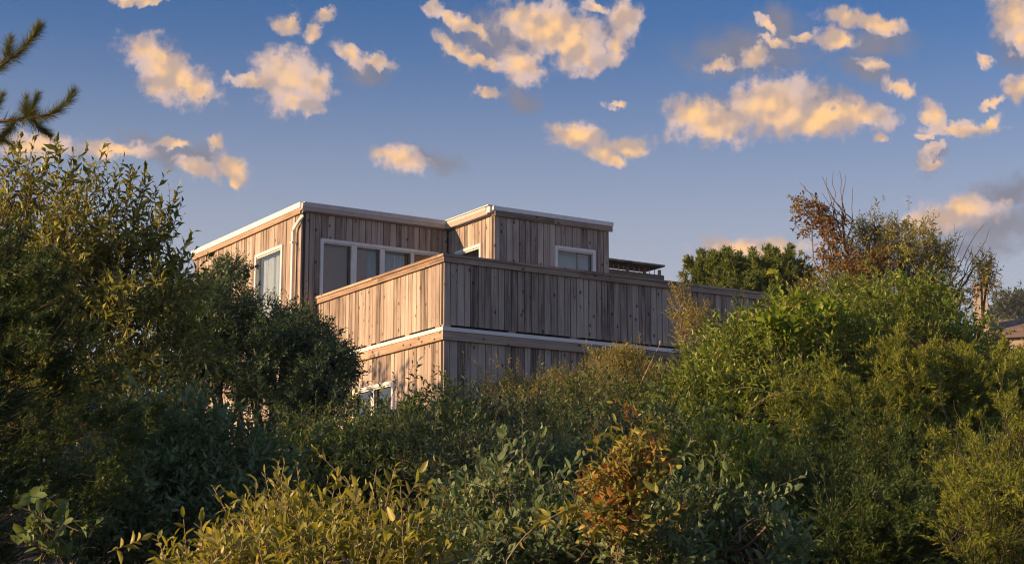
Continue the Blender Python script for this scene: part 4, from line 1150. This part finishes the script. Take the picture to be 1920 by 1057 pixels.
b2 = bough([(-330, 180, 0), (-120, 235, 0), (0, 228, 0), (55, 222, 0), (95, 215, -.05), (125, 195, -.05), (138, 172, -.05)]); needles(b2, .35, 1600, .09, 55)
for tpts, n in (([(52, 222, 0), (60, 205, 0), (71, 178, 0)], 420), ([(48, 222, 0), (48, 205, 0), (49, 183, 0)], 260), ([(55, 222, 0), (75, 240, .1), (95, 255, .1)], 420), ([(30, 226, 0), (15, 245, 0), (0, 262, 0)], 420), ([(10, 110, 0), (16, 92, 0), (20, 72, 0)], 300), ([(-40, 225, 0), (-10, 205, 0), (5, 178, 0)], 420), ([(-40, 232, 0), (-12, 255, 0), (20, 270, 0)], 380), ([(-60, 130, 0), (-30, 140, 0), (5, 128, 0)], 350)):
    p = bough(tpts, .007); needles(p, .05, n * 2, .075)
V, T = merge(parts)
link_mesh('trunk', mesh_np('trunk', V - po, T), M['bark_red'], pine)
nb_, nd_, nl_, nr_ = map(np.concatenate, (NB, ND, NL, NR))
V, T, r = leaves_mesh(nb_, nd_, rand_dirs(len(nb_)), nl_, np.full(len(nb_), .036), nr_, 0)
nf = link_mesh('needles', mesh_np('needles', V - po, T, r), LM['pine'], pine); nf['kind'] = 'stuff'
# --- far trees on the hazy skyline
fy = 230.0
for lab, lobes in (('far round-topped tree on the hazy skyline, left of the pair', [Lb(1893, 562, fy, 22, 14, 2), Lb(1880, 580, fy, 22, 16, 2), Lb(1905, 582, fy, 30, 18, 2), Lb(1890, 606, fy, 50, 22, 3)]),
                   ('far taller tree on the hazy skyline at the right edge', [Lb(1915, 556, fy + 8, 9, 9, 1), Lb(1912, 575, fy + 8, 12, 16, 1), Lb(1935, 575, fy + 8, 25, 22, 2)])):
    shrub('far_tree', lab, 'tree', lobes, LM['far'], 420, 8, 0.55, 0.5, 0.9, up=0.3, stem_r=0.25, twig_r=0.02, lumpy=0.25, group='far trees on the skyline', branches=6)
# --- trees to the left of the view, whose shade falls across the hedge
def shade_tree(x, y, top, rx, label, n=620):
    g = gz(x, y); h = top - g
    lobes = [(np.array([x, y, g + h * .62]), np.array([rx, rx, h * .38])), (np.array([x + .5, y + .9, g + h * .4]), np.array([rx * .9, rx * .9, h * .34])), (np.array([x - .5, y - .9, g + h * .45]), np.array([rx * .9, rx * .9, h * .36]))]
    shrub('shade_tree', label, 'tree', lobes, LM['dark_tree'], n, 7, 0.17, 0.55, 0.4, stem_r=0.10, twigs=False, back=1.0, group='trees standing left of the view', base=(x, y), low=-1, inner=.5)
SHADE = [(-7.2, 6.2, 3.6, 1.0), (-9.0, 5.7, 4.2, 1.1), (-9.2, 8.1, 4.4, 1.3), (-9.2, 10.6, 4.5, 1.3), (-9.2, 17.3, 5.6, 1.5), (-10.0, 20.5, 5.9, 1.5), (-10.6, 24.0, 6.5, 1.6), (-10.9, 27.5, 6.7, 1.6)]
for i, (x, y, t, rx) in enumerate(SHADE):
    shade_tree(x, y, t, rx, 'dense dark tree left of the view, %s from the camera' % ('nearest', 'second', 'third', 'fourth', 'fifth', 'sixth', 'seventh', 'farthest')[i], 1500 if i in (0, 5) else 700)

# ------------------------------------------------------------------ evening air
hb = MB().box((-3100, -450, -14.0), (3100, 3100, 47.0)).build('haze', None)
hb['kind'] = 'stuff'
hm = bpy.data.materials.new('haze_air'); hm.use_nodes = True
hn = hm.node_tree; hn.nodes.clear()
ho = hn.nodes.new('ShaderNodeOutputMaterial'); hv = hn.nodes.new('ShaderNodeVolumePrincipled')
hv.inputs['Color'].default_value = (0.80, 0.86, 0.95, 1); hv.inputs['Density'].default_value = HAZE; hv.inputs['Anisotropy'].default_value = 0.2
hn.links.new(hv.outputs[0], ho.inputs['Volume'])
hb.data.materials.append(hm)
SC.cycles.volume_bounces = 0
